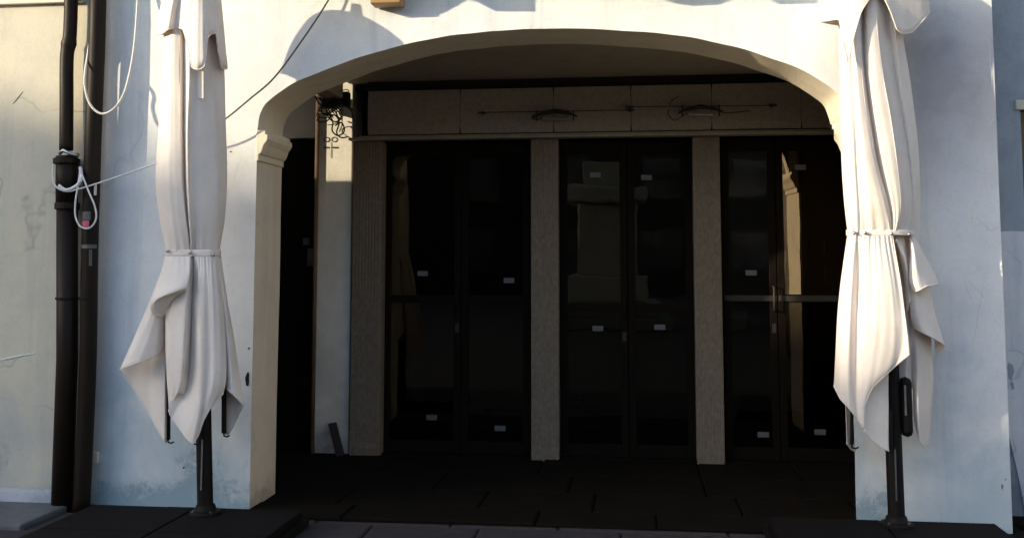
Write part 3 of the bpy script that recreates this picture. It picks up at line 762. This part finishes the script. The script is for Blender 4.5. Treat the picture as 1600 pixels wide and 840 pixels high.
LF = [
    # back and left lower layer, running down to the left rib end
    [hang([400, 440, 500, 577], [262, 248, 222, 190], [.02, .03, .03, .03]), hang([400, 460, 530, 602], [262, 246, 226, 206], [.05, .05, .05, .05]), hang([400, 480, 570, 640], [264, 250, 236, 229], [.05, .05, .05, .04]),
     hang([400, 480, 580, 668], [266, 256, 247, 245], [.03, .02, .02, .02]), hang([400, 490, 590, 690], [270, 262, 258, 258], [.02, .00, .0, .0]), hang([400, 490, 590, 688], [276, 268, 263, 261], [.03, .04, .04, .03])],
    # left upper layer with its hem turned over
    [hang([400, 430, 490, 577], [260, 250, 226, 187], [-.02, -.03, -.04, -.05]), hang([400, 440, 500, 573], [260, 252, 231, 197], [-.05, -.07, -.09, -.10]), hang([400, 440, 500, 566], [262, 253, 240, 216], [-.05, -.07, -.09, -.12]),
     hang([400, 440, 500, 556], [264, 256, 249, 241], [-.04, -.06, -.07, -.08]), hang([400, 440, 500, 545], [268, 263, 259, 257], [-.03, -.03, -.03, -.02])],
    # narrow front strip
    [hang([400, 460, 540, 575, 625, 640], [268, 259, 259, 260, 263, 264], [-.05, -.06, -.06, -.06, -.06, -.05]), hang([400, 460, 540, 580, 615, 632], [278, 268, 267, 268, 269, 268], [-.08, -.12, -.13, -.12, -.11, -.09]),
     hang([400, 460, 530, 575, 605, 620], [290, 282, 278, 277, 276, 273], [-.09, -.14, -.155, -.15, -.13, -.11]), hang([400, 460, 520, 570, 598, 612], [297, 292, 289, 286, 283, 278], [-.10, -.15, -.17, -.17, -.15, -.13]),
     hang([400, 460, 520, 570, 600, 615], [303, 302, 300, 297, 294, 289], [-.07, -.06, -.06, -.06, -.07, -.08])],
    # short piece folded down under the strap
    [hang([400, 425, 450, 470, 484, 492], [258, 252, 244, 235, 235, 240], [-.05, -.10, -.13, -.14, -.12, -.10]), hang([400, 425, 447, 465, 476, 492], [266, 262, 256, 246, 241, 249], [-.09, -.14, -.17, -.19, -.16, -.11]),
     hang([400, 425, 445, 460, 465, 494], [277, 275, 270, 260, 255, 254], [-.105, -.16, -.19, -.21, -.18, -.10]), hang([400, 425, 442, 454, 458, 470], [288, 287, 283, 278, 276, 270], [-.11, -.16, -.19, -.205, -.18, -.12]),
     hang([400, 422, 438, 449, 452, 460], [298, 297, 295, 292, 291, 288], [-.11, -.15, -.17, -.18, -.165, -.13])],
    # wide front panel
    [hang([400, 470, 560, 605, 625, 640], [301, 298, 291, 283, 266, 263], [-.07, -.08, -.09, -.10, -.11, -.12]), hang([400, 470, 560, 610, 640, 652], [303, 300, 296, 289, 275, 268], [-.08, -.07, -.07, -.08, -.10, -.115]),
     hang([400, 470, 560, 620, 652, 668], [306, 305, 303, 298, 287, 280], [-.095, -.11, -.11, -.11, -.12, -.125]), hang([400, 470, 560, 630, 670, 683], [310, 311, 311, 308, 296, 291], [-.105, -.145, -.16, -.16, -.15, -.14]),
     hang([400, 470, 560, 630, 675, 692], [316, 317, 317, 314, 306, 302], [-.11, -.15, -.165, -.165, -.16, -.15]), hang([400, 470, 560, 620, 655, 680], [322, 325, 325, 321, 315, 310], [-.105, -.135, -.14, -.145, -.14, -.14]),
     hang([400, 470, 550, 600, 630, 655], [329, 333, 334, 332, 325, 319], [-.10, -.135, -.145, -.15, -.145, -.14]), hang([400, 470, 540, 590, 615, 632], [336, 342, 344, 343, 339, 332], [-.075, -.11, -.125, -.13, -.13, -.13]),
     hang([400, 470, 530, 580, 600, 614], [341, 349, 352, 353, 352, 349], [-.03, -.06, -.075, -.085, -.09, -.09])],
    # right flap, flaring out
    [hang([400, 470, 540, 590, 606], [340, 348, 352, 354, 354], [-.05, -.06, -.06, -.05, -.05]), hang([400, 470, 540, 595, 613], [342, 352, 358, 361, 361], [-.02, -.05, -.07, -.08, -.08]),
     hang([400, 460, 540, 600, 622], [344, 354, 364, 369, 370], [.0, -.01, -.03, -.05, -.06]), hang([400, 450, 530, 600, 633], [345, 352, 366, 376, 381], [.02, .02, .01, -.01, -.02])],
    # back of the right flap
    [hang([400, 470, 560, 633], [345, 353, 369, 380], [.03, .03, .02, .0]), hang([400, 480, 580, 655], [343, 350, 362, 369], [.05, .06, .06, .05]), hang([400, 480, 590, 678], [340, 345, 354, 358], [.06, .07, .07, .06]), hang([400, 480, 590, 676], [334, 338, 346, 352], [.06, .08, .08, .07])],
    # back
    [hang([400, 480, 560, 600], [334, 338, 344, 348], [.08, .09, .10, .10]), hang([400, 480, 560, 640], [316, 318, 318, 318], [.10, .13, .14, .14]), hang([400, 480, 560, 600], [296, 292, 290, 288], [.08, .10, .11, .11]), hang([400, 480, 560, 640], [276, 270, 262, 258], [.08, .09, .09, .08])],
]
parasol('closed_parasol', 'closed cream canvas parasol left of the arch, nearest the downpipes', 5.66, (321, 800), -84, LB, LF, LC, (LT, LTE), .09,
        [(263, 600, 686, .03, .012), (350, 590, 676, .03, .014), (303, 640, 688, -.11, .008)], tag_px=(309, 112, 318, 154, -.128), slab=(-3.20, -1.93, 4.72, 5.80, 0))

# ---- right parasol
yr = [-60, -35, 0, 60, 120, 180, 250, 310, 340, 364]
RB = [
    hang(yr, [1345, 1328, 1314, 1311, 1312, 1313, 1315, 1319, 1322, 1325], [.00, .01, .01, .01, .01, .01, .01, .01, .01, .01]),
    hang(yr, [1347, 1330, 1318, 1315, 1316, 1318, 1321, 1326, 1329, 1331], [-.03, -.06, -.08, -.09, -.09, -.09, -.09, -.08, -.07, -.06]),
    hang(yr, [1349, 1338, 1328, 1326, 1327, 1330, 1334, 1338, 1340, 1341], [-.04, -.08, -.11, -.12, -.125, -.13, -.13, -.11, -.09, -.075]),
    hang(yr, [1350, 1341, 1332, 1331, 1333, 1336, 1339, 1342, 1343, 1344], [-.035, -.075, -.105, -.118, -.123, -.127, -.125, -.105, -.085, -.07]),
    hang(yr, [1352, 1344, 1337, 1336, 1339, 1344, 1352, 1362, 1365, 1368], [-.05, -.10, -.14, -.155, -.16, -.165, -.165, -.14, -.11, -.085]),
    hang(yr, [1354, 1348, 1343, 1343, 1347, 1354, 1366, 1380, 1387, 1391], [-.05, -.10, -.13, -.14, -.15, -.155, -.155, -.135, -.11, -.085]),
    hang(yr, [1357, 1352, 1348, 1349, 1353, 1360, 1372, 1387, 1393, 1394], [-.03, -.05, -.06, -.07, -.08, -.085, -.09, -.09, -.08, -.065]),
    hang(yr, [1360, 1356, 1354, 1356, 1361, 1369, 1382, 1394, 1398, 1396], [-.05, -.10, -.13, -.14, -.15, -.155, -.155, -.13, -.105, -.085]),
    hang(yr, [1364, 1366, 1368, 1372, 1380, 1391, 1401, 1407, 1405, 1399], [-.05, -.10, -.13, -.14, -.145, -.15, -.15, -.125, -.10, -.08]),
    hang(yr, [1368, 1374, 1378, 1382, 1390, 1400, 1409, 1414, 1412, 1405], [-.03, -.06, -.075, -.08, -.08, -.08, -.08, -.07, -.06, -.05]),
    hang(yr, [1372, 1382, 1388, 1392, 1400, 1410, 1420, 1425, 1424, 1418], [-.02, -.03, -.03, -.025, -.02, -.015, -.015, -.02, -.025, -.03]),
    hang(yr, [1375, 1388, 1396, 1400, 1407, 1415, 1424, 1428, 1427, 1422], [-.02, -.045, -.055, -.055, -.05, -.04, -.03, -.025, -.025, -.02]),
    hang(yr, [1378, 1394, 1404, 1411, 1421, 1429, 1436, 1438, 1434, 1428], [.02, .02, .02, .02, .02, .03, .035, .035, .03, .02]),
    hang(yr, [1378, 1392, 1402, 1408, 1416, 1424, 1430, 1432, 1428, 1423], [.05, .08, .10, .10, .10, .10, .10, .09, .08, .07]),
    hang(yr, [1366, 1372, 1376, 1380, 1386, 1392, 1398, 1402, 1400, 1398], [.03, .05, .06, .06, .06, .06, .06, .06, .05, .05]),
    hang(yr, [1360, 1358, 1356, 1358, 1362, 1366, 1370, 1374, 1374, 1374], [.06, .10, .13, .14, .14, .14, .14, .12, .10, .09]),
    hang(yr, [1352, 1340, 1332, 1332, 1334, 1338, 1342, 1346, 1346, 1348], [.03, .05, .06, .06, .06, .06, .06, .06, .05, .05]),
    hang(yr, [1347, 1330, 1319, 1318, 1319, 1321, 1324, 1328, 1330, 1332], [.04, .07, .09, .10, .10, .10, .10, .09, .08, .07]),
]
RC = [
    capc(1350, 1318, 1290, 36, .02, .06, .10), capc(1352, 1310, 1282, 34, -.01, -.02, -.05), capc(1354, 1316, 1296, 32, -.02, -.08, -.13), capc(1356, 1324, 1311, 31, -.03, -.12, -.16), capc(1357, 1330, 1317, 62, -.04, -.13, -.185),
    capc(1358, 1334, 1325, 98, -.04, -.14, -.20), capc(1359, 1340, 1332, 66, -.04, -.14, -.20), capc(1360, 1347, 1345, 20, -.045, -.14, -.19), capc(1362, 1354, 1358, 0, -.045, -.13, -.175), capc(1364, 1362, 1370, -8, -.04, -.12, -.16), capc(1366, 1370, 1382, -2, -.035, -.11, -.14),
    capc(1368, 1378, 1392, 18, -.03, -.10, -.14), capc(1370, 1390, 1402, 46, -.02, -.08, -.12), capc(1372, 1402, 1412, 53, -.01, -.06, -.10), capc(1374, 1420, 1426, 50, .0, -.03, -.06), capc(1375, 1440, 1446, 28, .01, .0, -.01), capc(1375, 1446, 1452, 18, .02, .04, .05), capc(1372, 1420, 1430, 16, .03, .07, .10),
    capc(1366, 1386, 1404, 30, .045, .11, .16), capc(1359, 1356, 1356, 50, .05, .13, .18), capc(1353, 1330, 1312, 40, .035, .10, .15),
]
RT = belt([(1321, .0), (1328, -.06), (1345, -.085), (1368, -.098), (1393, -.098), (1406, -.085), (1420, -.055), (1431, .0), (1424, .075), (1398, .10), (1350, .10), (1330, .07)], [359, 363, 368])
RTE = [(1335, 364, -.085), (1352, 364, -.10), (1393, 365, -.108), (1421, 366, -.065)]
RF = [
    # wide front panel, lit, its lower right corner turned back
    [hang([368, 440, 500, 560, 585, 602], [1324, 1314, 1308, 1305, 1304, 1303], [.0, -.01, -.02, -.03, -.03, -.03]), hang([368, 440, 500, 560, 600, 622], [1328, 1321, 1316, 1313, 1313, 1313], [-.05, -.08, -.09, -.10, -.10, -.10]),
     hang([368, 440, 500, 560, 610, 640], [1336, 1331, 1328, 1326, 1326, 1329], [-.075, -.12, -.13, -.14, -.14, -.13]), hang([368, 440, 500, 560, 615, 655], [1343, 1341, 1339, 1338, 1338, 1341], [-.07, -.09, -.10, -.11, -.12, -.125]),
     hang([368, 440, 500, 560, 615, 668], [1352, 1352, 1350, 1348, 1347, 1350], [-.09, -.14, -.155, -.16, -.155, -.14]), hang([368, 440, 500, 560, 600, 634], [1362, 1364, 1364, 1361, 1356, 1351], [-.095, -.15, -.17, -.175, -.17, -.15]),
     hang([368, 440, 500, 550, 585, 605], [1372, 1378, 1380, 1378, 1372, 1364], [-.10, -.155, -.175, -.18, -.175, -.16]), hang([368, 440, 500, 540, 570, 586], [1382, 1392, 1397, 1396, 1391, 1382], [-.10, -.155, -.175, -.18, -.175, -.165]),
     hang([368, 440, 490, 530, 555, 570], [1390, 1402, 1408, 1410, 1406, 1400], [-.095, -.14, -.16, -.165, -.165, -.16]), hang([368, 430, 480, 520, 540, 553], [1395, 1406, 1413, 1418, 1420, 1421], [-.09, -.135, -.16, -.175, -.18, -.185])],
    # inner side of the turned corner
    [hang([560, 600, 630, 655, 672], [1366, 1360, 1352, 1349, 1351], [-.10, -.11, -.13, -.14, -.14]), hang([560, 600, 640, 670, 688], [1374, 1369, 1362, 1360, 1364], [-.09, -.10, -.11, -.12, -.13]),
     hang([555, 600, 640, 680, 698], [1382, 1379, 1376, 1374, 1377], [-.08, -.09, -.10, -.11, -.12]), hang([550, 600, 640, 680, 704], [1389, 1388, 1388, 1388, 1389], [-.075, -.08, -.09, -.10, -.11])],
    # small sunlit pleat beside it
    [hang([368, 400, 440, 490], [1396, 1404, 1412, 1416], [-.07, -.08, -.08, -.07]), hang([368, 390, 410, 470], [1398, 1406, 1414, 1421], [-.09, -.12, -.12, -.09]), hang([368, 390, 415, 470], [1402, 1411, 1418, 1426], [-.07, -.08, -.07, -.05]),
     hang([368, 400, 440, 500], [1412, 1418, 1420, 1430], [-.05, -.03, -.03, -.03])],
    # right fold over
    [hang([370, 395, 420, 442, 456], [1421, 1423, 1421, 1421, 1428], [-.06, -.08, -.10, -.12, -.13]), hang([370, 395, 420, 440, 452], [1423, 1428, 1430, 1433, 1438], [-.07, -.11, -.14, -.16, -.16]),
     hang([370, 395, 420, 437, 447], [1425, 1433, 1440, 1445, 1448], [-.065, -.09, -.11, -.13, -.14]), hang([370, 395, 420, 436, 445], [1428, 1439, 1450, 1456, 1459], [-.04, -.05, -.07, -.09, -.10]), hang([370, 390, 412, 430, 443], [1430, 1440, 1452, 1461, 1467], [.0, .0, -.02, -.03, -.04])],
    # middle right fold
    [hang([400, 450, 480, 500, 512], [1416, 1420, 1422, 1424, 1428], [-.03, -.06, -.08, -.09, -.09]), hang([400, 450, 485, 506, 519], [1422, 1429, 1433, 1437, 1442], [-.03, -.08, -.11, -.12, -.12]),
     hang([400, 450, 490, 512, 528], [1428, 1440, 1447, 1453, 1459], [-.02, -.06, -.09, -.10, -.11]), hang([400, 450, 495, 520, 540], [1434, 1452, 1462, 1470, 1476], [.01, .0, -.02, -.03, -.04]), hang([400, 450, 495, 530, 556], [1432, 1448, 1456, 1460, 1461], [.04, .04, .04, .03, .02])],
    # long right back layer
    [hang([400, 480, 560, 625, 655, 672], [1412, 1416, 1424, 1427, 1429, 1432], [.0, -.02, -.03, -.03, -.03, -.03]), hang([400, 480, 560, 630, 670, 690], [1418, 1426, 1432, 1434, 1436, 1438], [-.01, -.04, -.06, -.07, -.06, -.05]),
     hang([400, 480, 560, 630, 670, 697], [1424, 1438, 1442, 1442, 1442, 1443], [.0, -.02, -.04, -.04, -.03, -.02]), hang([400, 480, 560, 610, 650, 690], [1430, 1450, 1455, 1455, 1452, 1450], [.02, .02, .02, .01, .01, .01]), hang([400, 480, 560, 590, 640, 680], [1428, 1452, 1456, 1458, 1455, 1453], [.05, .05, .05, .05, .05, .05])],
    # inner layer beside the pole
    [hang([420, 500, 560, 590], [1404, 1410, 1405, 1404], [.02, .02, .02, .02]), hang([420, 500, 560, 600], [1412, 1418, 1417, 1416], [.0, .0, .0, .0]), hang([420, 500, 570, 612], [1418, 1424, 1425, 1424], [.02, .02, .02, .02])],
    # left back layer hanging to the rib end
    [hang([368, 460, 560, 640, 692], [1326, 1320, 1318, 1322, 1323], [.03, .04, .05, .05, .05]), hang([368, 460, 560, 640, 700], [1330, 1324, 1322, 1325, 1329], [.07, .08, .09, .09, .08]), hang([368, 460, 560, 640, 704], [1336, 1330, 1326, 1329, 1336], [.09, .11, .12, .11, .10])],
    # back
    [hang([368, 460, 560, 620], [1332, 1328, 1326, 1326], [.08, .11, .12, .12]), hang([368, 460, 560, 590], [1356, 1354, 1352, 1350], [.10, .13, .15, .15]), hang([368, 460, 540, 570], [1380, 1382, 1384, 1386], [.08, .10, .11, .11]), hang([368, 460, 560, 600], [1404, 1410, 1418, 1422], [.09, .12, .12, .12]), hang([368, 460, 560, 640], [1424, 1440, 1446, 1448], [.07, .08, .08, .08])],
]
for _k in (2, 3, 4, 5):
    RF[_k] = [[(a, b, d + .05) for a, b, d in c] for c in RF[_k]]
RYP = 5.87
parasol('closed_parasol', 'closed cream canvas parasol right of the arch with black crank box', RYP, (1401, 812), -84, RB, RF, RC, (RT, RTE), .09,
        [(1392, 640, 694, -.08, .008), (1331, 600, 694, .07, .010), (1360, 420, 560, .08, .012)], crank=(1405, 1426, 588, 682, .0), slab=(.70, 1.90, 4.86, 5.99, 0), top_px=1366, seams=(5, 8, 11))

# ------------------------------------------------------------------ downpipes, cables
PY_ = FY - .115
def pp(lst, Y=PY_): return [at(a, b, Y) for a, b in lst]
PA = empty('downpipe', at(104, 838, PY_), 'dark brown metal downpipe with sockets, nearest the cream house', 'downpipe', 'downpipes between the two houses')
up = pp([(113, -420), (112, -120), (111, 0), (110, 40), (108.5, 62), (105, 84), (104, 110), (104, 170), (103.5, 235)])
m = MB(); pts = spline(up, 40)
m.tube(pts, [.042 + (.006 * math.exp(-((i - 21) / 1.2) ** 2)) for i in range(40)], 16); m.build('pipe_section', M_PIPE, PA, smooth=True)
lowA = [at(104.5, 244, PY_), at(104.5, 318, PY_)]
MB().tube(lowA, .066, 18).build('pipe_socket', M_PIPE, PA, smooth=True)
bot = at(104, 838, PY_); bot.z = -.04
MB().tube([at(105, 316, PY_), at(105, 560, PY_), Vector((at(105, 560, PY_).x, PY_, -.04))], .063, 18).build('pipe_section', M_PIPE, PA, smooth=True)
def collar(px, py, r, h, mat, par, name='pipe_collar', Y=PY_):
    c = at(px, py, Y); MB().lathe(c, [(r * .93, -h), (r, -h * .8), (r, h * .8), (r * .93, h)], 20).build(name, mat, par)
collar(104, 252, .080, .018, M_PIPE, PA); collar(105, 322, .075, .022, M_PIPE, PA)
c = at(100, 240, PY_ - .05); MB().tube([c + Vector((-.03, 0, 0)), c + Vector((0, -.01, .02)), c + Vector((.05, 0, -.005)), c + Vector((.09, .02, -.01))], .012, 8).build('wire_clip', M_SILVER, PA, smooth=True)
collar(105, 466, .070, .008, M_METAL, PA, 'clamp')
PB = empty('downpipe', at(134, 838, PY_), 'dark brown metal downpipe with white stickers, nearest the white pillar', 'downpipe', 'downpipes between the two houses')
bx = at(137.5, 560, PY_).x
ptsB = [at(157, -420, PY_), at(153, 0, PY_), at(146, 200, PY_), at(140, 400, PY_), Vector((bx, PY_, at(138, 560, PY_).z)), Vector((bx - .01, PY_, -.04))]
MB().tube(spline(ptsB, 30), .051, 18).build('pipe_section', M_PIPE, PB, smooth=True)
collar(138, 466, .056, .007, M_METAL, PB, 'clamp')
def wrap(px, py0, py1, mat, par, name, a0=-80, a1=80, r=.0525, cx=None):
    c0, c1 = at(px, py0, PY_), at(px, py1, PY_); V = []; n = 10
    for k in range(n + 1):
        a = R(a0 + (a1 - a0) * k / n)
        for c in (c0, c1): V.append((c.x + r * math.sin(a), PY_ - r * math.cos(a), c.z))
    mk(name, V, [(2*k, 2*k+2, 2*k+3, 2*k+1) for k in range(n)], mat, par, smooth=True, recalc=False)
wrap(140.5, 388, 382, M_STICK, PB, 'white_band'); wrap(140, 415, 390, M_STICK, PB, 'paper_strip', -62, -40); wrap(140, 415, 390, M_STICK, PB, 'paper_strip', 25, 45)
wrap(141.5, 344, 331, M_STICK, PB, 'sticker', -35, 30); wrap(141.5, 356, 345, M_RED, PB, 'sticker', -35, 20)
MB().box(at(146, 305, PY_ - .06), at(152, 287, PY_ - .04)).build('rope_cleat', M_PLASTIC, PB, bevel=.004)
MB().box((at(149, 722, FY).x - .02, FY - .035, at(150, 722, FY).z), (at(157, 705, FY).x, FY - .006, at(150, 704, FY).z)).build('junction_box', M_PLASTIC, None, bevel=.005)
tag(bpy.data.objects['junction_box'], 'small white plastic box low on the wall beside the downpipe', 'junction box')
def cord(name, pts, r, mat, label, cat, n=60, parent=None):
    o = MB().tube(spline(pts, n), r, 7).build(name, mat, parent, smooth=True)
    if label: tag(o, label, cat)
    return o
Yc = FY - .20
cord('hanging_cable', [at(216, -120, FY - .03), at(216, -40, FY - .05), at(214, 20, FY - .08), at(208, 85, FY - .12), at(196, 140, FY - .16), at(180, 168, Yc), at(160, 178, Yc), at(142, 165, Yc), at(133, 138, Yc), at(133, 112, Yc), at(138, 80, FY - .12), at(144, 30, FY - .05), at(147, -40, FY - .04), at(148, -120, FY - .03)], .0075, M_PLASTIC, 'cream cable hanging in a long loop over the downpipes', 'cable')
rp = empty('white_rope', at(104, 290, PY_ - .08), 'thin white rope tied round the downpipe and stretched to the left parasol', 'rope')
Yr = PY_ - .085
cord('rope_line', [at(84, 256, PY_), at(82, 276, Yr + .02), at(88, 292, Yr), at(104, 299, Yr), at(124, 295, Yr), at(160, 284, Yr), at(205, 269, Yr - .15), at(246, 254, 5.66)], .0048, M_ROPE, None, None, parent=rp)
cord('rope_knot', [at(126, 262, PY_ - .03), at(127, 278, Yr), at(120, 290, Yr), at(104, 297, Yr), at(92, 290, Yr)], .011, M_ROPE, None, None, 24, rp)
cord('rope_loop', [at(124, 262, Yr + .02), at(130, 278, Yr), at(138, 298, Yr), at(148, 322, Yr), at(150, 342, Yr), at(140, 356, Yr), at(126, 354, Yr), at(118, 338, Yr), at(118, 315, Yr), at(122, 290, Yr), at(125, 268, Yr + .02)], .0055, M_ROPE, None, None, parent=rp)
cord('wall_wire', [at(545, -70, FY - .02), at(515, -3, FY - .05), at(470, 66, FY - .07), at(428, 122, FY - .10), at(390, 155, FY - .115), at(352, 186, FY - .12), at(310, 214, FY - .10), at(285, 226, FY - .05), at(270, 232, FY + .004)], .0055, M_WIRE, 'thin dark wire running slantwise across the white wall above the arch', 'wire')

# ------------------------------------------------------------------ things in the porch
bd = MB(); b0, b1 = at(532, 706, 7.86), at(519, 655, 7.93)
ax = (b1 - b0); w = Vector((.03, 0, .006)); t = Vector((0, .018, 0))
bd.add([b0 - w - t, b0 + w - t, b0 + w + t, b0 - w + t, b1 - w - t, b1 + w - t, b1 + w + t, b1 - w + t], [(0,3,2,1),(4,5,6,7),(0,1,5,4),(1,2,6,5),(2,3,7,6),(3,0,4,7)])
zmin = min(v.z for v in bd.v)
for v in bd.v: v.z -= zmin - .006
tag(bd.build('leaning_plank', M_WOOD, None, bevel=.004), 'short dark plank leaning against the plaster pier in the porch', 'plank')
# tangle of cables above the pier
tg = empty('cable_tangle', at(515, 185, 7.8), 'tangle of black curling cables hanging from the beam above the pier', 'cable')
rnd = random.Random(11)
for k in range(12):
    c = at(rnd.uniform(503, 542), rnd.uniform(156, 186), 7.80 + rnd.uniform(-.08, .06)); P = []
    a0 = rnd.uniform(0, 6.28); ra, rb = rnd.uniform(.03, .085), rnd.uniform(.03, .11)
    for s in range(7):
        a = a0 + s * .85 * (1 if k % 2 else -1)
        P.append(c + Vector((ra * math.cos(a) * (1 + .1 * s), .05 * math.sin(a * 1.7 + k), rb * math.sin(a) - .008 * s)))
    MB().tube(spline(P, 26), rnd.uniform(.003, .006), 6).build('cable', M_CABLE, tg, smooth=True)
for (pts) in ([(494, 152), (508, 160), (522, 172), (530, 190), (526, 207), (533, 215), (543, 214)], [(492, 150), (500, 163), (515, 168), (530, 164), (548, 172), (552, 190)], [(500, 152), (512, 176), (520, 190), (519, 204), (528, 212), (538, 205), (534, 192), (524, 196)], [(505, 155), (530, 160), (552, 172), (565, 180)]):
    MB().tube(spline([at(a, b, 7.80 + .03 * ((i % 3) - 1)) for i, (a, b) in enumerate(pts)], 30), .006, 7).build('cable', M_CABLE, tg, smooth=True)
MB().box(at(497, 168, 7.84), at(548, 146, 7.93)).build('cable_clamp', M_CABLE, tg)
# rod lamps on the fascia
def sign_lamp(name, label, rod, body, loop):
    Yl = 7.84
    e = empty(name, at(rod[0][0], rod[0][1], Yl), label, 'lamp', 'rod lamps on the shop fascia')
    MB().tube([at(a, b, Yl) for a, b in rod], .0032, 7).build('rod', M_CABLE, e)
    for (a, b) in (rod[0], rod[-1]):
        c = at(a, b, Yl); MB().tube([c + Vector((0, -.01, 0)), c + Vector((0, .06, 0))], .010, 10).build('rod_bracket', M_CABLE, e)
        MB().tube([c + Vector((-.03, 0, .0)), c + Vector((.03, 0, 0))], .007, 8).build('rod_end', M_CABLE, e)
    x0, x1, y0, y1 = body
    for xx in (x0 + 6, x1 - 6):
        MB().tube([at(xx, rod[0][1] - 3, Yl), at(xx, y1, Yl)], .006, 6).build('lamp_hanger', M_CABLE, e)
    prof = [(x0, (y0 + y1) / 2 + 2), (x0 + 10, y0 + 4), (x0 + 25, y0 + 1), ((x0 + x1) / 2, y0 - 1), (x1 - 14, y0 + 2), (x1, (y0 + y1) / 2)]
    MB().tube(spline([at(a, b, Yl - .03) for a, b in prof], 20), [.006 + .012 * math.sin(math.pi * i / 19) for i in range(20)], 8).build('lamp_shade', M_CABLE, e, smooth=True)
    MB().tube([at(x0 + 16, y1 - 4, Yl - .03), at(x1 - 16, y1 - 3, Yl - .03)], .011, 8).build('lamp_tube', M_SILVER, e)
    for lp in loop:
        MB().tube(spline([at(a, b, Yl - .01) for a, b in lp], 26), .0035, 6).build('lamp_cable', M_CABLE, e, smooth=True)
sign_lamp('rod_lamp', 'thin black rod lamp on the fascia above the left stone post', [(753, 176), (835, 174.5), (985, 172)], (832, 902, 175, 189), [[(835, 178), (831, 184), (838, 187), (848, 182)]])
sign_lamp('rod_lamp', 'thin black rod lamp with a curled cable above the right stone post', [(985, 167), (1100, 166), (1207, 165)], (1060, 1130, 168, 182), [[(1060, 151), (1050, 157), (1046, 164)], [(1044, 170), (1045, 180), (1054, 188), (1064, 183), (1074, 176)], [(1128, 176), (1145, 176), (1172, 173)]])

# ------------------------------------------------------------------ above the frame: what throws the scalloped shadows
def from_shadow(px, py, d):
    """the point at distance d in front of the wall whose shadow falls on photo pixel (px, py) of the wall"""
    w = at(px, py, FY); return w + to_sun * (d / -to_sun.y)
def awning(label, outline, d):
    """window blind with a cut-out valance, its front bar d metres off the wall"""
    P = [from_shadow(a, b, d) for a, b in outline]
    x0, x1 = min(p.x for p in P), max(p.x for p in P); zt = max(p.z for p in P) + .12
    e = empty('window_awning', ((x0 + x1) / 2, FY - d, min(p.z for p in P)), label, 'awning', 'awnings on the upper windows')
    MB().prism([Vector((x0, FY - d, zt))] + P + [Vector((x1, FY - d, zt))], (0, .004, 0)).build('valance', M_AWN, e)
    mk('awning_cloth', [(x0, FY - d + .002, zt), (x1, FY - d + .002, zt), (x1, FY - .02, zt + d * .9), (x0, FY - .02, zt + d * .9)], [(0,1,2,3)], M_AWN, e, solid=.006)
    MB().tube([(x0, FY - d + .012, zt), (x1, FY - d + .012, zt)], .012, 8).build('front_bar', M_METAL, e)
    for xx in (x0 + .02, x1 - .02):
        MB().tube([(xx, FY - d + .012, zt), (xx, FY - .004, zt + .02)], .009, 8).build('awning_arm', M_METAL, e)
D1 = .42
awning('brown awning with a scalloped hem, the left one above the arch', [(560, -30), (580, 0), (600, 10), (637, 22), (692, 22), (715, 10), (732, 0), (748, 4), (778, 19), (838, 19)], D1)
awning('brown awning with a scalloped hem, the right one above the arch', [(1000, -30), (1035, 0), (1060, 7), (1085, 10), (1125, 8), (1146, 0), (1175, -8), (1200, -2), (1218, 7), (1279, 6)], D1)
sb = box('wooden_sign', (at(580, 8, FY - .1).x, FY - .13, at(600, 7, FY - .1).z), (at(627, 8, FY - .1).x, FY - .008, 3.6), M_SIGNW, None, bevel=.006)
tag(sb, 'gold brown wooden sign whose lower edge shows above the arch', 'sign')
# monument in the square, mirrored in the middle door
mn = empty('monument', (-.75, -9.0, -.05), 'pale stone monument pedestal standing in the square', 'monument')
def mbx(nm, w, z0, z1, b=.03): MB().box((-.75 - w, -9 - w, z0), (-.75 + w, -9 + w, z1)).build(nm, M_PEDESTAL, mn, bevel=b)
mbx('step', 1.5, -.05, .25); mbx('step', 1.2, .253, .55); mbx('plinth', .95, .553, 1.2, .06); mbx('shaft', .72, 1.203, 2.9); mbx('cornice', .95, 2.903, 3.3, .08); mbx('cap', .6, 3.303, 3.9)
